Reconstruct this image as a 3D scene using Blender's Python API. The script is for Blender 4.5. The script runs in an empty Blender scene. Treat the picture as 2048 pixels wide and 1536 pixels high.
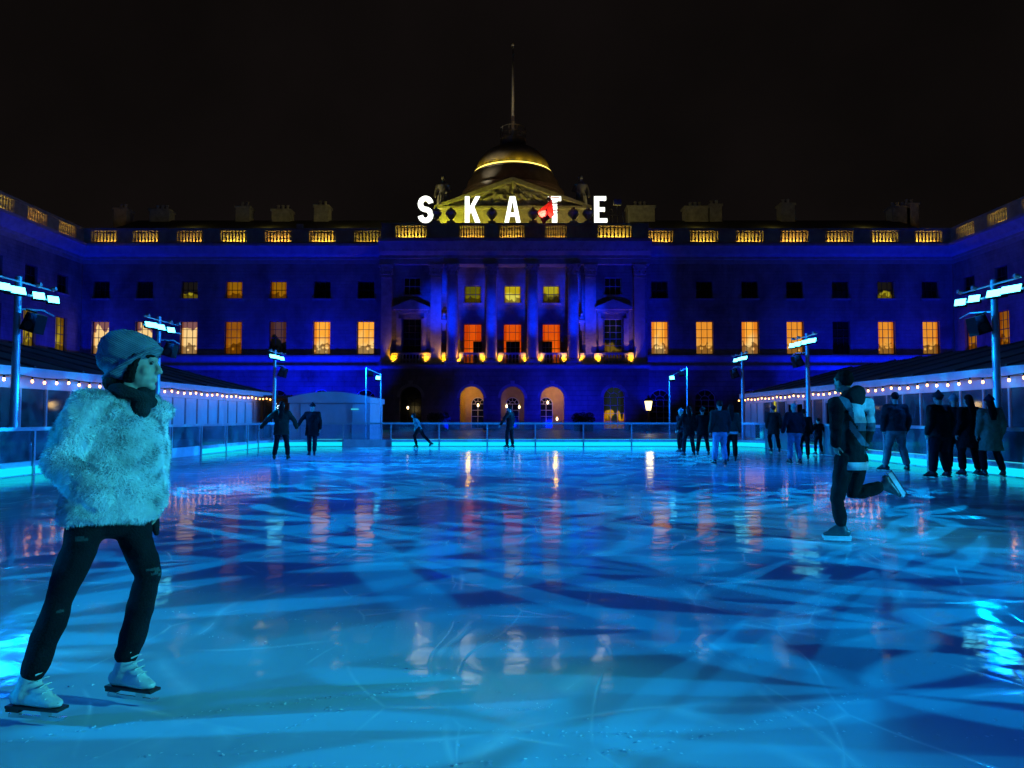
import bpy, math, random
from mathutils import Vector, Matrix, noise
random.seed(7)
scene = bpy.context.scene
COL = scene.collection
R = math.radians
V = Vector

# ------------------------------------------------------------------ camera
FPX = 1420.0
CH = 1.25
PITCH = R(2.74)
cd = bpy.data.cameras.new("camera")
cd.sensor_width = 36.0
cd.lens = FPX / 2048 * 36
cd.clip_end = 3000
cd.clip_start = 0.05
cam = bpy.data.objects.new("camera", cd)
COL.objects.link(cam)
cam.location = (0, 0, CH)
cam.rotation_euler = (math.pi / 2 + PITCH, 0, 0)
scene.camera = cam
CP, SP = math.cos(PITCH), math.sin(PITCH)

def at(u, v, Y):
    """survey point: photo reading (u, v) at a known distance Y"""
    xc, yc = (u - 1024) / FPX, (768 - v) / FPX
    t = Y / (CP - yc * SP)
    return V((xc * t, Y, CH + (SP + yc * CP) * t))

def ground(u, v, z=0.0):
    xc, yc = (u - 1024) / FPX, (768 - v) / FPX
    t = (z - CH) / (SP + yc * CP)
    return V((xc * t, (CP - yc * SP) * t, z))

# ------------------------------------------------------------------ materials
MATS = {}
def new_mat(name):
    m = bpy.data.materials.new(name)
    m.use_nodes = True
    nt = m.node_tree
    nt.nodes.clear()
    out = nt.nodes.new("ShaderNodeOutputMaterial")
    MATS[name] = m
    return m, nt, out

def N(nt, typ, **kw):
    n = nt.nodes.new(typ)
    for k, v in kw.items():
        if k in n.inputs:
            n.inputs[k].default_value = v
        else:
            setattr(n, k, v)
    return n

def ramp(nt, stops):
    n = nt.nodes.new("ShaderNodeValToRGB")
    el = n.color_ramp.elements
    while len(el) < len(stops):
        el.new(0.5)
    for e, (p, c) in zip(el, stops):
        e.position = p
        e.color = (c[0], c[1], c[2], 1) if hasattr(c, "__len__") else (c, c, c, 1)
    return n

def pmat(name, col, rough=0.7, metal=0.0, var=0.25, scale=6.0, bump=0.0, bscale=None, spec=0.5, sheen=0.0):
    """principled with a noise-varied base colour and optional bump"""
    m, nt, out = new_mat(name)
    L = nt.links.new
    b = N(nt, "ShaderNodeBsdfPrincipled", Roughness=rough, Metallic=metal)
    b.inputs["Specular IOR Level"].default_value = spec
    if sheen:
        b.inputs["Sheen Weight"].default_value = sheen
    tc = N(nt, "ShaderNodeTexCoord")
    no = N(nt, "ShaderNodeTexNoise", Scale=scale, Detail=5.0, Roughness=0.6)
    L(tc.outputs["Object"], no.inputs["Vector"])
    c0 = [max(0, c * (1 - var)) for c in col]
    c1 = [min(1, c * (1 + var)) for c in col]
    rp = ramp(nt, [(0.3, c0), (0.7, c1)])
    L(no.outputs["Fac"], rp.inputs["Fac"])
    L(rp.outputs["Color"], b.inputs["Base Color"])
    if bump:
        n2 = N(nt, "ShaderNodeTexNoise", Scale=bscale or scale * 5, Detail=6.0)
        L(tc.outputs["Object"], n2.inputs["Vector"])
        bp = N(nt, "ShaderNodeBump", Strength=bump, Distance=0.02)
        L(n2.outputs["Fac"], bp.inputs["Height"])
        L(bp.outputs["Normal"], b.inputs["Normal"])
    L(b.outputs["BSDF"], out.inputs["Surface"])
    return m

def emat(name, col, strength):
    m, nt, out = new_mat(name)
    e = N(nt, "ShaderNodeEmission", Strength=strength)
    e.inputs["Color"].default_value = (*col, 1)
    nt.links.new(e.outputs["Emission"], out.inputs["Surface"])
    return m

def stone(name, col, bw, bh, depth, var=0.62, mort=0.012):
    """coursed ashlar: brick joints as bump, weathering noise as colour; object x along, z up"""
    m, nt, out = new_mat(name)
    L = nt.links.new
    b = N(nt, "ShaderNodeBsdfPrincipled", Roughness=0.85)
    b.inputs["Specular IOR Level"].default_value = 0.25
    tc = N(nt, "ShaderNodeTexCoord")
    sp = N(nt, "ShaderNodeSeparateXYZ")
    L(tc.outputs["Object"], sp.inputs[0])
    add = N(nt, "ShaderNodeMath", operation="ADD")
    L(sp.outputs["X"], add.inputs[0]); L(sp.outputs["Y"], add.inputs[1])
    cb = N(nt, "ShaderNodeCombineXYZ")
    L(add.outputs[0], cb.inputs["X"]); L(sp.outputs["Z"], cb.inputs["Y"])
    br = N(nt, "ShaderNodeTexBrick", Scale=1.0)
    br.inputs["Brick Width"].default_value = bw
    br.inputs["Row Height"].default_value = bh
    br.inputs["Mortar Size"].default_value = mort
    br.inputs["Mortar Smooth"].default_value = 0.3
    br.inputs["Color1"].default_value = (*[c * 1.06 for c in col], 1)
    br.inputs["Color2"].default_value = (*[c * 0.90 for c in col], 1)
    br.inputs["Mortar"].default_value = (*[c * 0.72 for c in col], 1)
    L(cb.outputs[0], br.inputs["Vector"])
    no = N(nt, "ShaderNodeTexNoise", Scale=0.22, Detail=9.0, Roughness=0.72, Distortion=0.4)
    mpn = N(nt, "ShaderNodeMapping"); mpn.inputs["Scale"].default_value = (1.3, 1.3, 0.7)
    L(tc.outputs["Object"], mpn.inputs["Vector"]); L(mpn.outputs[0], no.inputs["Vector"])
    rp = ramp(nt, [(0.36, 1 - var), (0.62, 1.0)])
    L(no.outputs["Fac"], rp.inputs["Fac"])
    mx = N(nt, "ShaderNodeMix", data_type="RGBA", blend_type="MULTIPLY")
    mx.inputs["Factor"].default_value = 1.0
    L(br.outputs["Color"], mx.inputs["A"]); L(rp.outputs["Color"], mx.inputs["B"])
    L(mx.outputs["Result"], b.inputs["Base Color"])
    n2 = N(nt, "ShaderNodeTexNoise", Scale=9.0, Detail=5.0)
    L(tc.outputs["Object"], n2.inputs["Vector"])
    sc = N(nt, "ShaderNodeMath", operation="MULTIPLY_ADD")
    L(br.outputs["Fac"], sc.inputs[0]); sc.inputs[1].default_value = -1.0
    s2 = N(nt, "ShaderNodeMath", operation="MULTIPLY"); s2.inputs[1].default_value = 0.25
    L(n2.outputs["Fac"], s2.inputs[0]); L(s2.outputs[0], sc.inputs[2])
    bp = N(nt, "ShaderNodeBump", Strength=0.9, Distance=depth)
    L(sc.outputs[0], bp.inputs["Height"]); L(bp.outputs["Normal"], b.inputs["Normal"])
    L(b.outputs["BSDF"], out.inputs["Surface"])
    return m

def lit_pane(name, top, bot, strength, zsplit=0.5, soft=0.4, curtain=0.25, seed=0.0, h=3.5):
    """a lit room seen through a window pane: curtains, a lamp glow low or high, some furniture-like blotches"""
    m, nt, out = new_mat(name)
    L = nt.links.new
    tc = N(nt, "ShaderNodeTexCoord")
    sp = N(nt, "ShaderNodeSeparateXYZ"); L(tc.outputs["Object"], sp.inputs[0])
    mp = N(nt, "ShaderNodeMath", operation="DIVIDE"); L(sp.outputs["Z"], mp.inputs[0]); mp.inputs[1].default_value = h
    no = N(nt, "ShaderNodeTexNoise", Scale=1.3, Detail=2.0); no.inputs["Roughness"].default_value = 0.4
    mapn = N(nt, "ShaderNodeMapping"); mapn.inputs["Location"].default_value = (seed * 3.7, seed, seed * 5.1)
    mapn.inputs["Scale"].default_value = (1.0, 1.0, 0.6)
    oi = N(nt, "ShaderNodeObjectInfo")
    va = N(nt, "ShaderNodeVectorMath", operation="ADD")
    rm = N(nt, "ShaderNodeMath", operation="MULTIPLY"); rm.inputs[1].default_value = 40.0
    L(oi.outputs["Random"], rm.inputs[0])
    L(tc.outputs["Object"], va.inputs[0]); L(rm.outputs[0], va.inputs[1])
    L(va.outputs[0], mapn.inputs["Vector"]); L(mapn.outputs[0], no.inputs["Vector"])
    n2 = N(nt, "ShaderNodeMath", operation="MULTIPLY_ADD"); L(no.outputs["Fac"], n2.inputs[0]); n2.inputs[1].default_value = 1.1; n2.inputs[2].default_value = -0.55
    ad = N(nt, "ShaderNodeMath", operation="ADD"); L(mp.outputs[0], ad.inputs[0]); L(n2.outputs[0], ad.inputs[1])
    rp = ramp(nt, [(max(0, zsplit - soft / 2), bot), (min(1, zsplit + soft / 2), top)])
    L(ad.outputs[0], rp.inputs["Fac"])
    wv = N(nt, "ShaderNodeTexWave", Scale=2.2, Distortion=1.5, Detail=2.0)
    wv.wave_profile = 'SIN'
    L(va.outputs[0], wv.inputs["Vector"])
    r2 = ramp(nt, [(0.0, 1 - curtain), (1.0, 1.0)]); L(wv.outputs["Fac"], r2.inputs["Fac"])
    mx = N(nt, "ShaderNodeMix", data_type="RGBA", blend_type="MULTIPLY"); mx.inputs["Factor"].default_value = 1.0
    L(rp.outputs["Color"], mx.inputs["A"]); L(r2.outputs["Color"], mx.inputs["B"])
    # drapes at the sides of the room opening, darker shapes of furniture at the bottom
    ax_ = N(nt, "ShaderNodeMath", operation="ABSOLUTE"); L(sp.outputs["X"], ax_.inputs[0])
    jit = N(nt, "ShaderNodeMath", operation="MULTIPLY_ADD"); L(oi.outputs["Random"], jit.inputs[0]); jit.inputs[1].default_value = 0.45; L(ax_.outputs[0], jit.inputs[2])
    dr = ramp(nt, [(0.86, (1, 1, 1)), (0.93, (0.72, 0.50, 0.34))]); L(jit.outputs[0], dr.inputs["Fac"])
    m3 = N(nt, "ShaderNodeMix", data_type="RGBA", blend_type="MULTIPLY"); m3.inputs["Factor"].default_value = 1.0
    L(mx.outputs["Result"], m3.inputs["A"]); L(dr.outputs["Color"], m3.inputs["B"])
    n3 = N(nt, "ShaderNodeTexVoronoi", Scale=1.9); L(va.outputs[0], n3.inputs["Vector"])
    fz = N(nt, "ShaderNodeMath", operation="MULTIPLY_ADD"); L(n3.outputs["Distance"], fz.inputs[0]); fz.inputs[1].default_value = -0.45; L(mp.outputs[0], fz.inputs[2])
    fr_ = ramp(nt, [(-0.0, (0.30, 0.26, 0.24)), (0.05, (1, 1, 1))]); L(fz.outputs[0], fr_.inputs["Fac"])
    m4 = N(nt, "ShaderNodeMix", data_type="RGBA", blend_type="MULTIPLY"); m4.inputs["Factor"].default_value = 1.0
    L(m3.outputs["Result"], m4.inputs["A"]); L(fr_.outputs["Color"], m4.inputs["B"])
    e = N(nt, "ShaderNodeEmission", Strength=strength); L(m4.outputs["Result"], e.inputs["Color"])
    L(e.outputs[0], out.inputs["Surface"])
    return m

def glass_mat(name, tint=(0.8, 0.9, 1.0), gloss=0.12):
    m, nt, out = new_mat(name)
    L = nt.links.new
    t = N(nt, "ShaderNodeBsdfTransparent"); t.inputs["Color"].default_value = (*tint, 1)
    g = N(nt, "ShaderNodeBsdfGlossy", Roughness=0.04)
    d = N(nt, "ShaderNodeBsdfDiffuse"); d.inputs["Color"].default_value = (0.6, 0.65, 0.7, 1)
    tc = N(nt, "ShaderNodeTexCoord")
    no = N(nt, "ShaderNodeTexNoise", Scale=1.6, Detail=6.0); L(tc.outputs["Object"], no.inputs["Vector"])
    rp = ramp(nt, [(0.35, 0.03), (0.75, 0.16)]); L(no.outputs["Fac"], rp.inputs["Fac"])
    fr = N(nt, "ShaderNodeFresnel", IOR=1.35)
    m1 = N(nt, "ShaderNodeMixShader"); L(fr.outputs[0], m1.inputs[0]); L(t.outputs[0], m1.inputs[1]); L(g.outputs[0], m1.inputs[2])
    m2 = N(nt, "ShaderNodeMixShader"); L(rp.outputs["Color"], m2.inputs[0]); L(m1.outputs[0], m2.inputs[1]); L(d.outputs[0], m2.inputs[2])
    L(m2.outputs[0], out.inputs["Surface"])
    return m

# ------------------------------------------------------------------ mesh builder
class MB:
    def __init__(s):
        s.v, s.f, s.m = [], [], []
        s.M = None
    def add(s, vs, fs, mi=0):
        b = len(s.v)
        s.v += [tuple(s.M @ V(p)) if s.M else tuple(p) for p in vs]
        s.f += [tuple(i + b for i in f) for f in fs]
        s.m += [mi] * len(fs)
    def box(s, x0, x1, y0, y1, z0, z1, mi=0):
        vs = [(x0, y0, z0), (x1, y0, z0), (x1, y1, z0), (x0, y1, z0), (x0, y0, z1), (x1, y0, z1), (x1, y1, z1), (x0, y1, z1)]
        s.add(vs, [(0, 3, 2, 1), (4, 5, 6, 7), (0, 1, 5, 4), (1, 2, 6, 5), (2, 3, 7, 6), (3, 0, 4, 7)], mi)
    def quad(s, a, b, c, d, mi=0):
        s.add([a, b, c, d], [(0, 1, 2, 3)], mi)
    def tube(s, pts, rad, n=8, mi=0, cap=True, ref=None, round_ends=False):
        pts = [V(p) for p in pts]
        rad = [r if hasattr(r, "__len__") else (r, r) for r in rad]
        if round_ends:
            P, Q = [], []
            for e in (0, -1):
                d = (pts[0] - pts[1]).normalized() if e == 0 else (pts[-1] - pts[-2]).normalized()
                r = rad[e]; rm = min(r)
                seq = [(0.94, 0.35), (0.7, 0.72), (0.3, 0.95)]
                add = [(pts[e] + d * rm * k, (r[0] * c, r[1] * c)) for c, k in seq]
                if e == 0:
                    add.reverse(); P0 = add
                else:
                    P1 = add
            pts = [a for a, _ in P0] + pts + [a for a, _ in P1]
            rad = [b for _, b in P0] + rad + [b for _, b in P1]
        vs, fs = [], []
        ax = None
        for i, p in enumerate(pts):
            t = (pts[min(i + 1, len(pts) - 1)] - pts[max(i - 1, 0)])
            t = t.normalized() if t.length > 1e-9 else V((0, 0, 1))
            if ax is None:
                r0 = V(ref) if ref is not None else (V((1, 0, 0)) if abs(t.x) < 0.9 else V((0, 1, 0)))
                ax = r0
            elif ref is not None:
                ax = V(ref)
            ax = (ax - t * ax.dot(t))
            if ax.length < 1e-6:
                ax = t.orthogonal()
            ax.normalize()
            bx = t.cross(ax)
            for k in range(n):
                a = 2 * math.pi * k / n
                vs.append(p + ax * (rad[i][0] * math.cos(a)) + bx * (rad[i][1] * math.sin(a)))
        for i in range(len(pts) - 1):
            for k in range(n):
                k2 = (k + 1) % n
                fs.append((i * n + k, i * n + k2, (i + 1) * n + k2, (i + 1) * n + k))
        if cap:
            fs.append(tuple(range(n - 1, -1, -1)))
            fs.append(tuple((len(pts) - 1) * n + k for k in range(n)))
        s.add(vs, fs, mi)
    def lathe(s, prof, c=(0, 0, 0), n=16, mi=0, cap=True):
        c = V(c)
        vs, fs = [], []
        for r, z in prof:
            for k in range(n):
                a = 2 * math.pi * k / n
                vs.append((c.x + r * math.cos(a), c.y + r * math.sin(a), c.z + z))
        for i in range(len(prof) - 1):
            for k in range(n):
                k2 = (k + 1) % n
                fs.append((i * n + k, i * n + k2, (i + 1) * n + k2, (i + 1) * n + k))
        if cap:
            fs.append(tuple(range(n - 1, -1, -1)))
            fs.append(tuple((len(prof) - 1) * n + k for k in range(n)))
        s.add(vs, fs, mi)
    def ball(s, c, r, rot=None, n=12, mi=0):
        r = r if hasattr(r, "__len__") else (r, r, r)
        c = V(c)
        m = n // 2
        vs, fs = [], []
        for i in range(m + 1):
            th = math.pi * i / m
            for k in range(n):
                a = 2 * math.pi * k / n
                p = V((r[0] * math.sin(th) * math.cos(a), r[1] * math.sin(th) * math.sin(a), -r[2] * math.cos(th)))
                if i in (0, m):
                    p = V((0, 0, -r[2] if i == 0 else r[2]))
                if rot is not None:
                    p = rot @ p
                vs.append(c + p)
        for i in range(m):
            for k in range(n):
                k2 = (k + 1) % n
                if i == 0:
                    fs.append((0, (i + 1) * n + k2, (i + 1) * n + k))
                elif i == m - 1:
                    fs.append((i * n + k, i * n + k2, (i + 1) * n))
                else:
                    fs.append((i * n + k, i * n + k2, (i + 1) * n + k2, (i + 1) * n + k))
        s.add(vs, fs, mi)
    def prism(s, poly, y0, y1, mi=0):
        """polygon in xz, extruded in y"""
        n = len(poly)
        vs = [(x, y0, z) for x, z in poly] + [(x, y1, z) for x, z in poly]
        fs = [tuple(range(n)), tuple(range(2 * n - 1, n - 1, -1))]
        for i in range(n):
            j = (i + 1) % n
            fs.append((i, n + i, n + j, j))
        s.add(vs, fs, mi)
    def sweepx(s, prof, x0, x1, mi=0):
        """closed profile in (y, z) swept along x, mitre-free"""
        n = len(prof)
        vs = [(x0, y, z) for y, z in prof] + [(x1, y, z) for y, z in prof]
        fs = [tuple(range(n - 1, -1, -1)), tuple(range(n, 2 * n))]
        for i in range(n):
            j = (i + 1) % n
            fs.append((i, j, n + j, n + i))
        s.add(vs, fs, mi)
    def mesh(s, name, mats, smooth=False):
        me = bpy.data.meshes.new(name)
        me.from_pydata(s.v, [], s.f)
        for m in (mats if isinstance(mats, (list, tuple)) else [mats]):
            me.materials.append(m)
        if any(s.m):
            me.polygons.foreach_set("material_index", s.m)
        if smooth:
            me.polygons.foreach_set("use_smooth", [True] * len(s.f))
        me.update()
        return me
    def build(s, name, mats, parent=None, smooth=False, loc=None):
        return link(name, s.mesh(name, mats, smooth), parent, loc)

def link(name, me, parent=None, loc=None):
    o = bpy.data.objects.new(name, me)
    COL.objects.link(o)
    if parent is not None:
        o.parent = parent
    if loc is not None:
        o.location = loc
    return o

def autosmooth(o, ang=40):
    me = o.data
    me.polygons.foreach_set("use_smooth", [True] * len(me.polygons))
    try:
        me.set_sharp_from_angle(angle=R(ang))
    except Exception:
        pass
    return o

def tag(o, label=None, cat=None, group=None, kind=None):
    if label: o["label"] = label
    if cat: o["category"] = cat
    if group: o["group"] = group
    if kind: o["kind"] = kind
    return o

def thing(name, label, cat, loc=(0, 0, 0), rz=0.0, group=None):
    o = bpy.data.objects.new(name, None)
    COL.objects.link(o)
    o.location = loc
    o.rotation_euler = (0, 0, rz)
    o.empty_display_size = 0.2
    return tag(o, label, cat, group)

def dup(root, loc, rz=None, label=None):
    def cp(o, parent):
        c = o.copy()
        COL.objects.link(c)
        if parent is not None:
            c.parent = parent
        for ch in list(o.children):
            cp(ch, c)
        return c
    r = cp(root, None)
    r.location = loc
    if rz is not None:
        r.rotation_euler = (0, 0, rz)
    if label: r["label"] = label
    return r

def lamp(name, typ, loc, target, energy, col, parent=None, **kw):
    ld = bpy.data.lights.new(name, typ)
    ld.energy = energy
    ld.color = col
    for k, v in kw.items():
        setattr(ld, k, v)
    o = bpy.data.objects.new(name, ld)
    COL.objects.link(o)
    o.location = loc
    if target is not None:
        d = V(target) - V(loc)
        o.rotation_euler = d.to_track_quat('-Z', 'Y').to_euler()
    return o

def remeshed(mb, voxel, name, mats, parent=None, smooth=4, matfn=None, disp=None, adapt=0.0):
    """union of overlapping closed shapes -> one continuous skin"""
    me = mb.mesh("tmp", [])
    o = bpy.data.objects.new("tmp", me)
    COL.objects.link(o)
    md = o.modifiers.new("r", 'REMESH')
    md.mode = 'VOXEL'; md.voxel_size = voxel; md.adaptivity = adapt
    if smooth:
        ms = o.modifiers.new("s", 'SMOOTH'); ms.factor = 0.5; ms.iterations = smooth
    dg = bpy.context.evaluated_depsgraph_get()
    dg.update()
    nm = bpy.data.meshes.new_from_object(o.evaluated_get(dg))
    bpy.data.objects.remove(o)
    bpy.data.meshes.remove(me)
    nm.name = name
    nm.materials.clear()
    for m in (mats if isinstance(mats, (list, tuple)) else [mats]):
        nm.materials.append(m)
    nm.polygons.foreach_set("use_smooth", [True] * len(nm.polygons))
    if disp:
        nrm = [v.normal.copy() for v in nm.vertices]
        for v, n in zip(nm.vertices, nrm):
            v.co += n * disp(v.co)
    if matfn:
        nm.polygons.foreach_set("material_index", [matfn(p.center, p.normal) for p in nm.polygons])
    nm.update()
    return link(name, nm, parent)
# ------------------------------------------------------------------ material set
M_stone = stone("portland_ashlar", (0.34, 0.32, 0.29), 1.1, 0.36, 0.03)
M_rust = stone("rusticated_ashlar", (0.30, 0.28, 0.26), 2.6, 0.52, 0.05, mort=0.025)
M_trim = pmat("portland_trim", (0.36, 0.34, 0.31), 0.8, var=0.22, scale=1.5, bump=0.35, bscale=14, spec=0.3)
M_ped = pmat("pediment_stone", (0.40, 0.38, 0.33), 0.85, var=0.3, scale=2.0, bump=0.4, bscale=8, spec=0.2)
M_slate = pmat("roof_slate", (0.05, 0.05, 0.055), 0.7, var=0.35, scale=2, bump=0.4, bscale=6)
M_copper = pmat("dome_lead", (0.22, 0.21, 0.17), 0.75, var=0.3, scale=0.8, bump=0.15, spec=0.1)
M_frame = pmat("sash_paint", (0.035, 0.035, 0.035), 0.5, var=0.1)
M_framew = pmat("sash_paint_white", (0.55, 0.55, 0.52), 0.5, var=0.1)
M_dark = pmat("black_metal", (0.005, 0.005, 0.006), 0.6, var=0.3, spec=0.15)
M_darkglass = pmat("dark_window_glass", (0.006, 0.008, 0.010), 0.12, var=0.2, spec=0.5)
P_low = {
    'glow':  lit_pane("pane_glow", (1.0, 0.40, 0.04), (1.0, 0.68, 0.25), 1.15, 0.42, 0.5, 0.18, 1.0),
    'glow2': lit_pane("pane_glow_curtain", (0.95, 0.33, 0.03), (1.0, 0.50, 0.09), 1.05, 0.35, 0.6, 0.40, 2.3),
    'pale':  lit_pane("pane_pale_blind", (0.22, 0.09, 0.09), (1.0, 0.66, 0.26), 1.05, 0.80, 0.06, 0.14, 4.1),
    'amber': lit_pane("pane_amber", (0.36, 0.11, 0.008), (0.55, 0.20, 0.008), 0.8, 0.5, 0.5, 0.25, 5.2),
    'orange': lit_pane("pane_orange", (0.85, 0.10, 0.004), (0.95, 0.17, 0.008), 0.95, 0.5, 0.6, 0.22, 6.7),
    'blind': lit_pane("pane_blind", (0.10, 0.045, 0.05), (0.004, 0.006, 0.01), 0.8, 0.48, 0.05, 0.1, 7.7),
    'olive': lit_pane("pane_side", (0.22, 0.13, 0.008), (0.60, 0.44, 0.03), 0.8, 0.5, 0.5, 0.2, 8.8),
    'dark': M_darkglass,
}
P_up = {
    'amber': lit_pane("pane_up_amber", (0.34, 0.14, 0.004), (0.42, 0.17, 0.004), 0.8, 0.5, 0.5, 0.2, 1.5, h=1.9),
    'olive': lit_pane("pane_up_olive", (0.12, 0.11, 0.004), (0.16, 0.14, 0.003), 0.9, 0.5, 0.4, 0.1, 2.5, h=1.9),
    'yellow': lit_pane("pane_up_yellow", (0.60, 0.45, 0.01), (0.85, 0.75, 0.10), 0.9, 0.5, 0.2, 0.15, 3.5, h=1.9),
    'room': lit_pane("pane_up_room", (0.62, 0.52, 0.02), (0.10, 0.08, 0.01), 0.9, 0.5, 0.25, 0.5, 9.5, h=1.9),
    'low': lit_pane("pane_up_low", (0.012, 0.010, 0.010), (0.50, 0.42, 0.02), 0.9, 0.28, 0.12, 0.5, 4.5, h=1.9),
    'dark': M_darkglass,
}

WCACHE = {}
def window(root, x, z0, w, h, cols, rows, pane, y=0.0, arch=False, fm=None, name="window", rec=0.26, sill=True):
    """sash window: frame with glazing bars; pane and sill are its sub-parts"""
    fm = fm or M_frame
    key = (round(w, 3), round(h, 3), cols, rows, arch, fm.name)
    if key not in WCACHE:
        b = MB()
        t, br = 0.07, 0.045
        r = w / 2
        hs = h - r if arch else h
        b.box(-w / 2, -w / 2 + t, 0, 0.09, 0, hs); b.box(w / 2 - t, w / 2, 0, 0.09, 0, hs)
        b.box(-w / 2 + t, w / 2 - t, 0, 0.09, 0, t)
        if not arch:
            b.box(-w / 2 + t, w / 2 - t, 0, 0.09, h - t, h)
        for i in range(1, cols):
            xx = -w / 2 + w * i / cols
            b.box(xx - br / 2, xx + br / 2, 0.012, 0.07, t, hs - (0 if arch else t))
        for j in range(1, rows + (1 if arch else 0)):
            zz = hs * j / rows
            k = 1.7 if (j == rows // 2 and not arch) else 1.0
            b.box(-w / 2 + t, w / 2 - t, 0.018, 0.064, zz - br * k / 2, zz + br * k / 2)
        if arch:
            arc = [V((r * math.cos(a), 0.045, hs + r * math.sin(a))) for a in [math.pi * i / 14 for i in range(15)]]
            b.tube([V((p.x * (1 - t / 2 / r), p.y, hs + (p.z - hs) * (1 - t / 2 / r))) for p in arc], [0.05] * 15, 5)
            for a in (45, 90, 135):
                p = V((math.cos(R(a)) * r, 0.045, hs + math.sin(R(a)) * r))
                q = V((math.cos(R(a)) * r * 0.42, 0.045, hs + math.sin(R(a)) * r * 0.42))
                b.tube([q, p], [0.025] * 2, 4)
            arc2 = [V((0.42 * r * math.cos(a), 0.045, hs + 0.42 * r * math.sin(a))) for a in [math.pi * i / 10 for i in range(11)]]
            b.tube(arc2, [0.025] * 11, 4)
        pm = MB()
        if arch:
            n = 14
            poly = [(-w / 2, 0), (w / 2, 0)] + [(r * math.cos(math.pi * i / n), hs + r * math.sin(math.pi * i / n)) for i in range(n + 1)]
        else:
            poly = [(-w / 2, 0), (w / 2, 0), (w / 2, h), (-w / 2, h)]
        pm.prism(poly, 0.10, 0.12)
        sm = MB(); sm.box(-w / 2 - 0.14, w / 2 + 0.14, -rec - 0.14, -rec - 0.004, -0.20, -0.02)
        WCACHE[key] = (b.mesh("window_frame", fm), pm, sm.mesh("sill", M_trim), {})
    fmesh, pm, smesh, panes = WCACHE[key]
    if pane.name not in panes:
        panes[pane.name] = pm.mesh("pane", pane)
    o = link(name, fmesh, root, (x, y + rec, z0))
    link("pane", panes[pane.name], o)
    if sill:
        link("sill", smesh, o)
    return o

def wall_open(b, x0, x1, z0, z1, y, ops, rev=0.3, mi=0):
    """wall face at y with rectangular or arched openings and their reveals; ops = (xa, xb, za, zb, arch)"""
    xs = sorted({x0, x1, *[o[0] for o in ops], *[o[1] for o in ops]})
    zs = sorted({z0, z1, *[o[2] for o in ops], *[o[3] for o in ops]})
    xs = [x for x in xs if x0 <= x <= x1]; zs = [z for z in zs if z0 <= z <= z1]
    for i in range(len(xs) - 1):
        run = None
        for j in range(len(zs) - 1):
            cx, cz = (xs[i] + xs[i + 1]) / 2, (zs[j] + zs[j + 1]) / 2
            if any(o[0] < cx < o[1] and o[2] < cz < o[3] for o in ops):
                continue
            b.quad((xs[i], y, zs[j]), (xs[i + 1], y, zs[j]), (xs[i + 1], y, zs[j + 1]), (xs[i], y, zs[j + 1]), mi)
    for xa, xb, za, zb, arch in ops:
        r = (xb - xa) / 2
        zt = zb - r if arch else zb
        b.quad((xa, y, za), (xa, y, zt), (xa, y + rev, zt), (xa, y + rev, za), mi)
        b.quad((xb, y, za), (xb, y + rev, za), (xb, y + rev, zt), (xb, y, zt), mi)
        b.quad((xa, y, za), (xa, y + rev, za), (xb, y + rev, za), (xb, y, za), mi)
        if not arch:
            b.quad((xa, y, zb), (xb, y, zb), (xb, y + rev, zb), (xa, y + rev, zb), mi)
        else:
            n = 16
            P = [((xa + xb) / 2 - r * math.cos(math.pi * i / n), zt + r * math.sin(math.pi * i / n)) for i in range(n + 1)]
            for i in range(n):
                (xa_, za_), (xb_, zb_) = P[i], P[i + 1]
                b.quad((xa_, y, za_), (xb_, y, zb_), (xb_, y, zb), (xa_, y, zb), mi)
                b.quad((xa_, y, za_), (xa_, y + rev, za_), (xb_, y + rev, zb_), (xb_, y, zb_), mi)

Z_BASE, Z_STR0, Z_STR1 = 0.0, 6.45, 8.05
Z_ENT, Z_COR, Z_PAR = 18.1, 20.15, 22.0
def cornice_prof(y, z0, z1, out):
    h = z1 - z0
    return [(y + 0.3, z0), (y - 0.06, z0), (y - 0.06, z0 + h * 0.22), (y - 0.12, z0 + h * 0.24), (y - 0.12, z0 + h * 0.36),
            (y - out * 0.45, z0 + h * 0.5), (y - out * 0.86, z0 + h * 0.82), (y - out, z0 + h * 0.86), (y - out, z1), (y + 0.3, z1)]

BAL = {}
def baluster_mesh(h):
    b = MB()
    b.lathe([(0.10, 0), (0.10, 0.05), (0.05, 0.10), (0.11, 0.32 * h), (0.055, 0.50 * h), (0.10, 0.68 * h), (0.05, 0.88 * h), (0.10, h - 0.05), (0.10, h)], n=8, cap=False)
    return b

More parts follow.
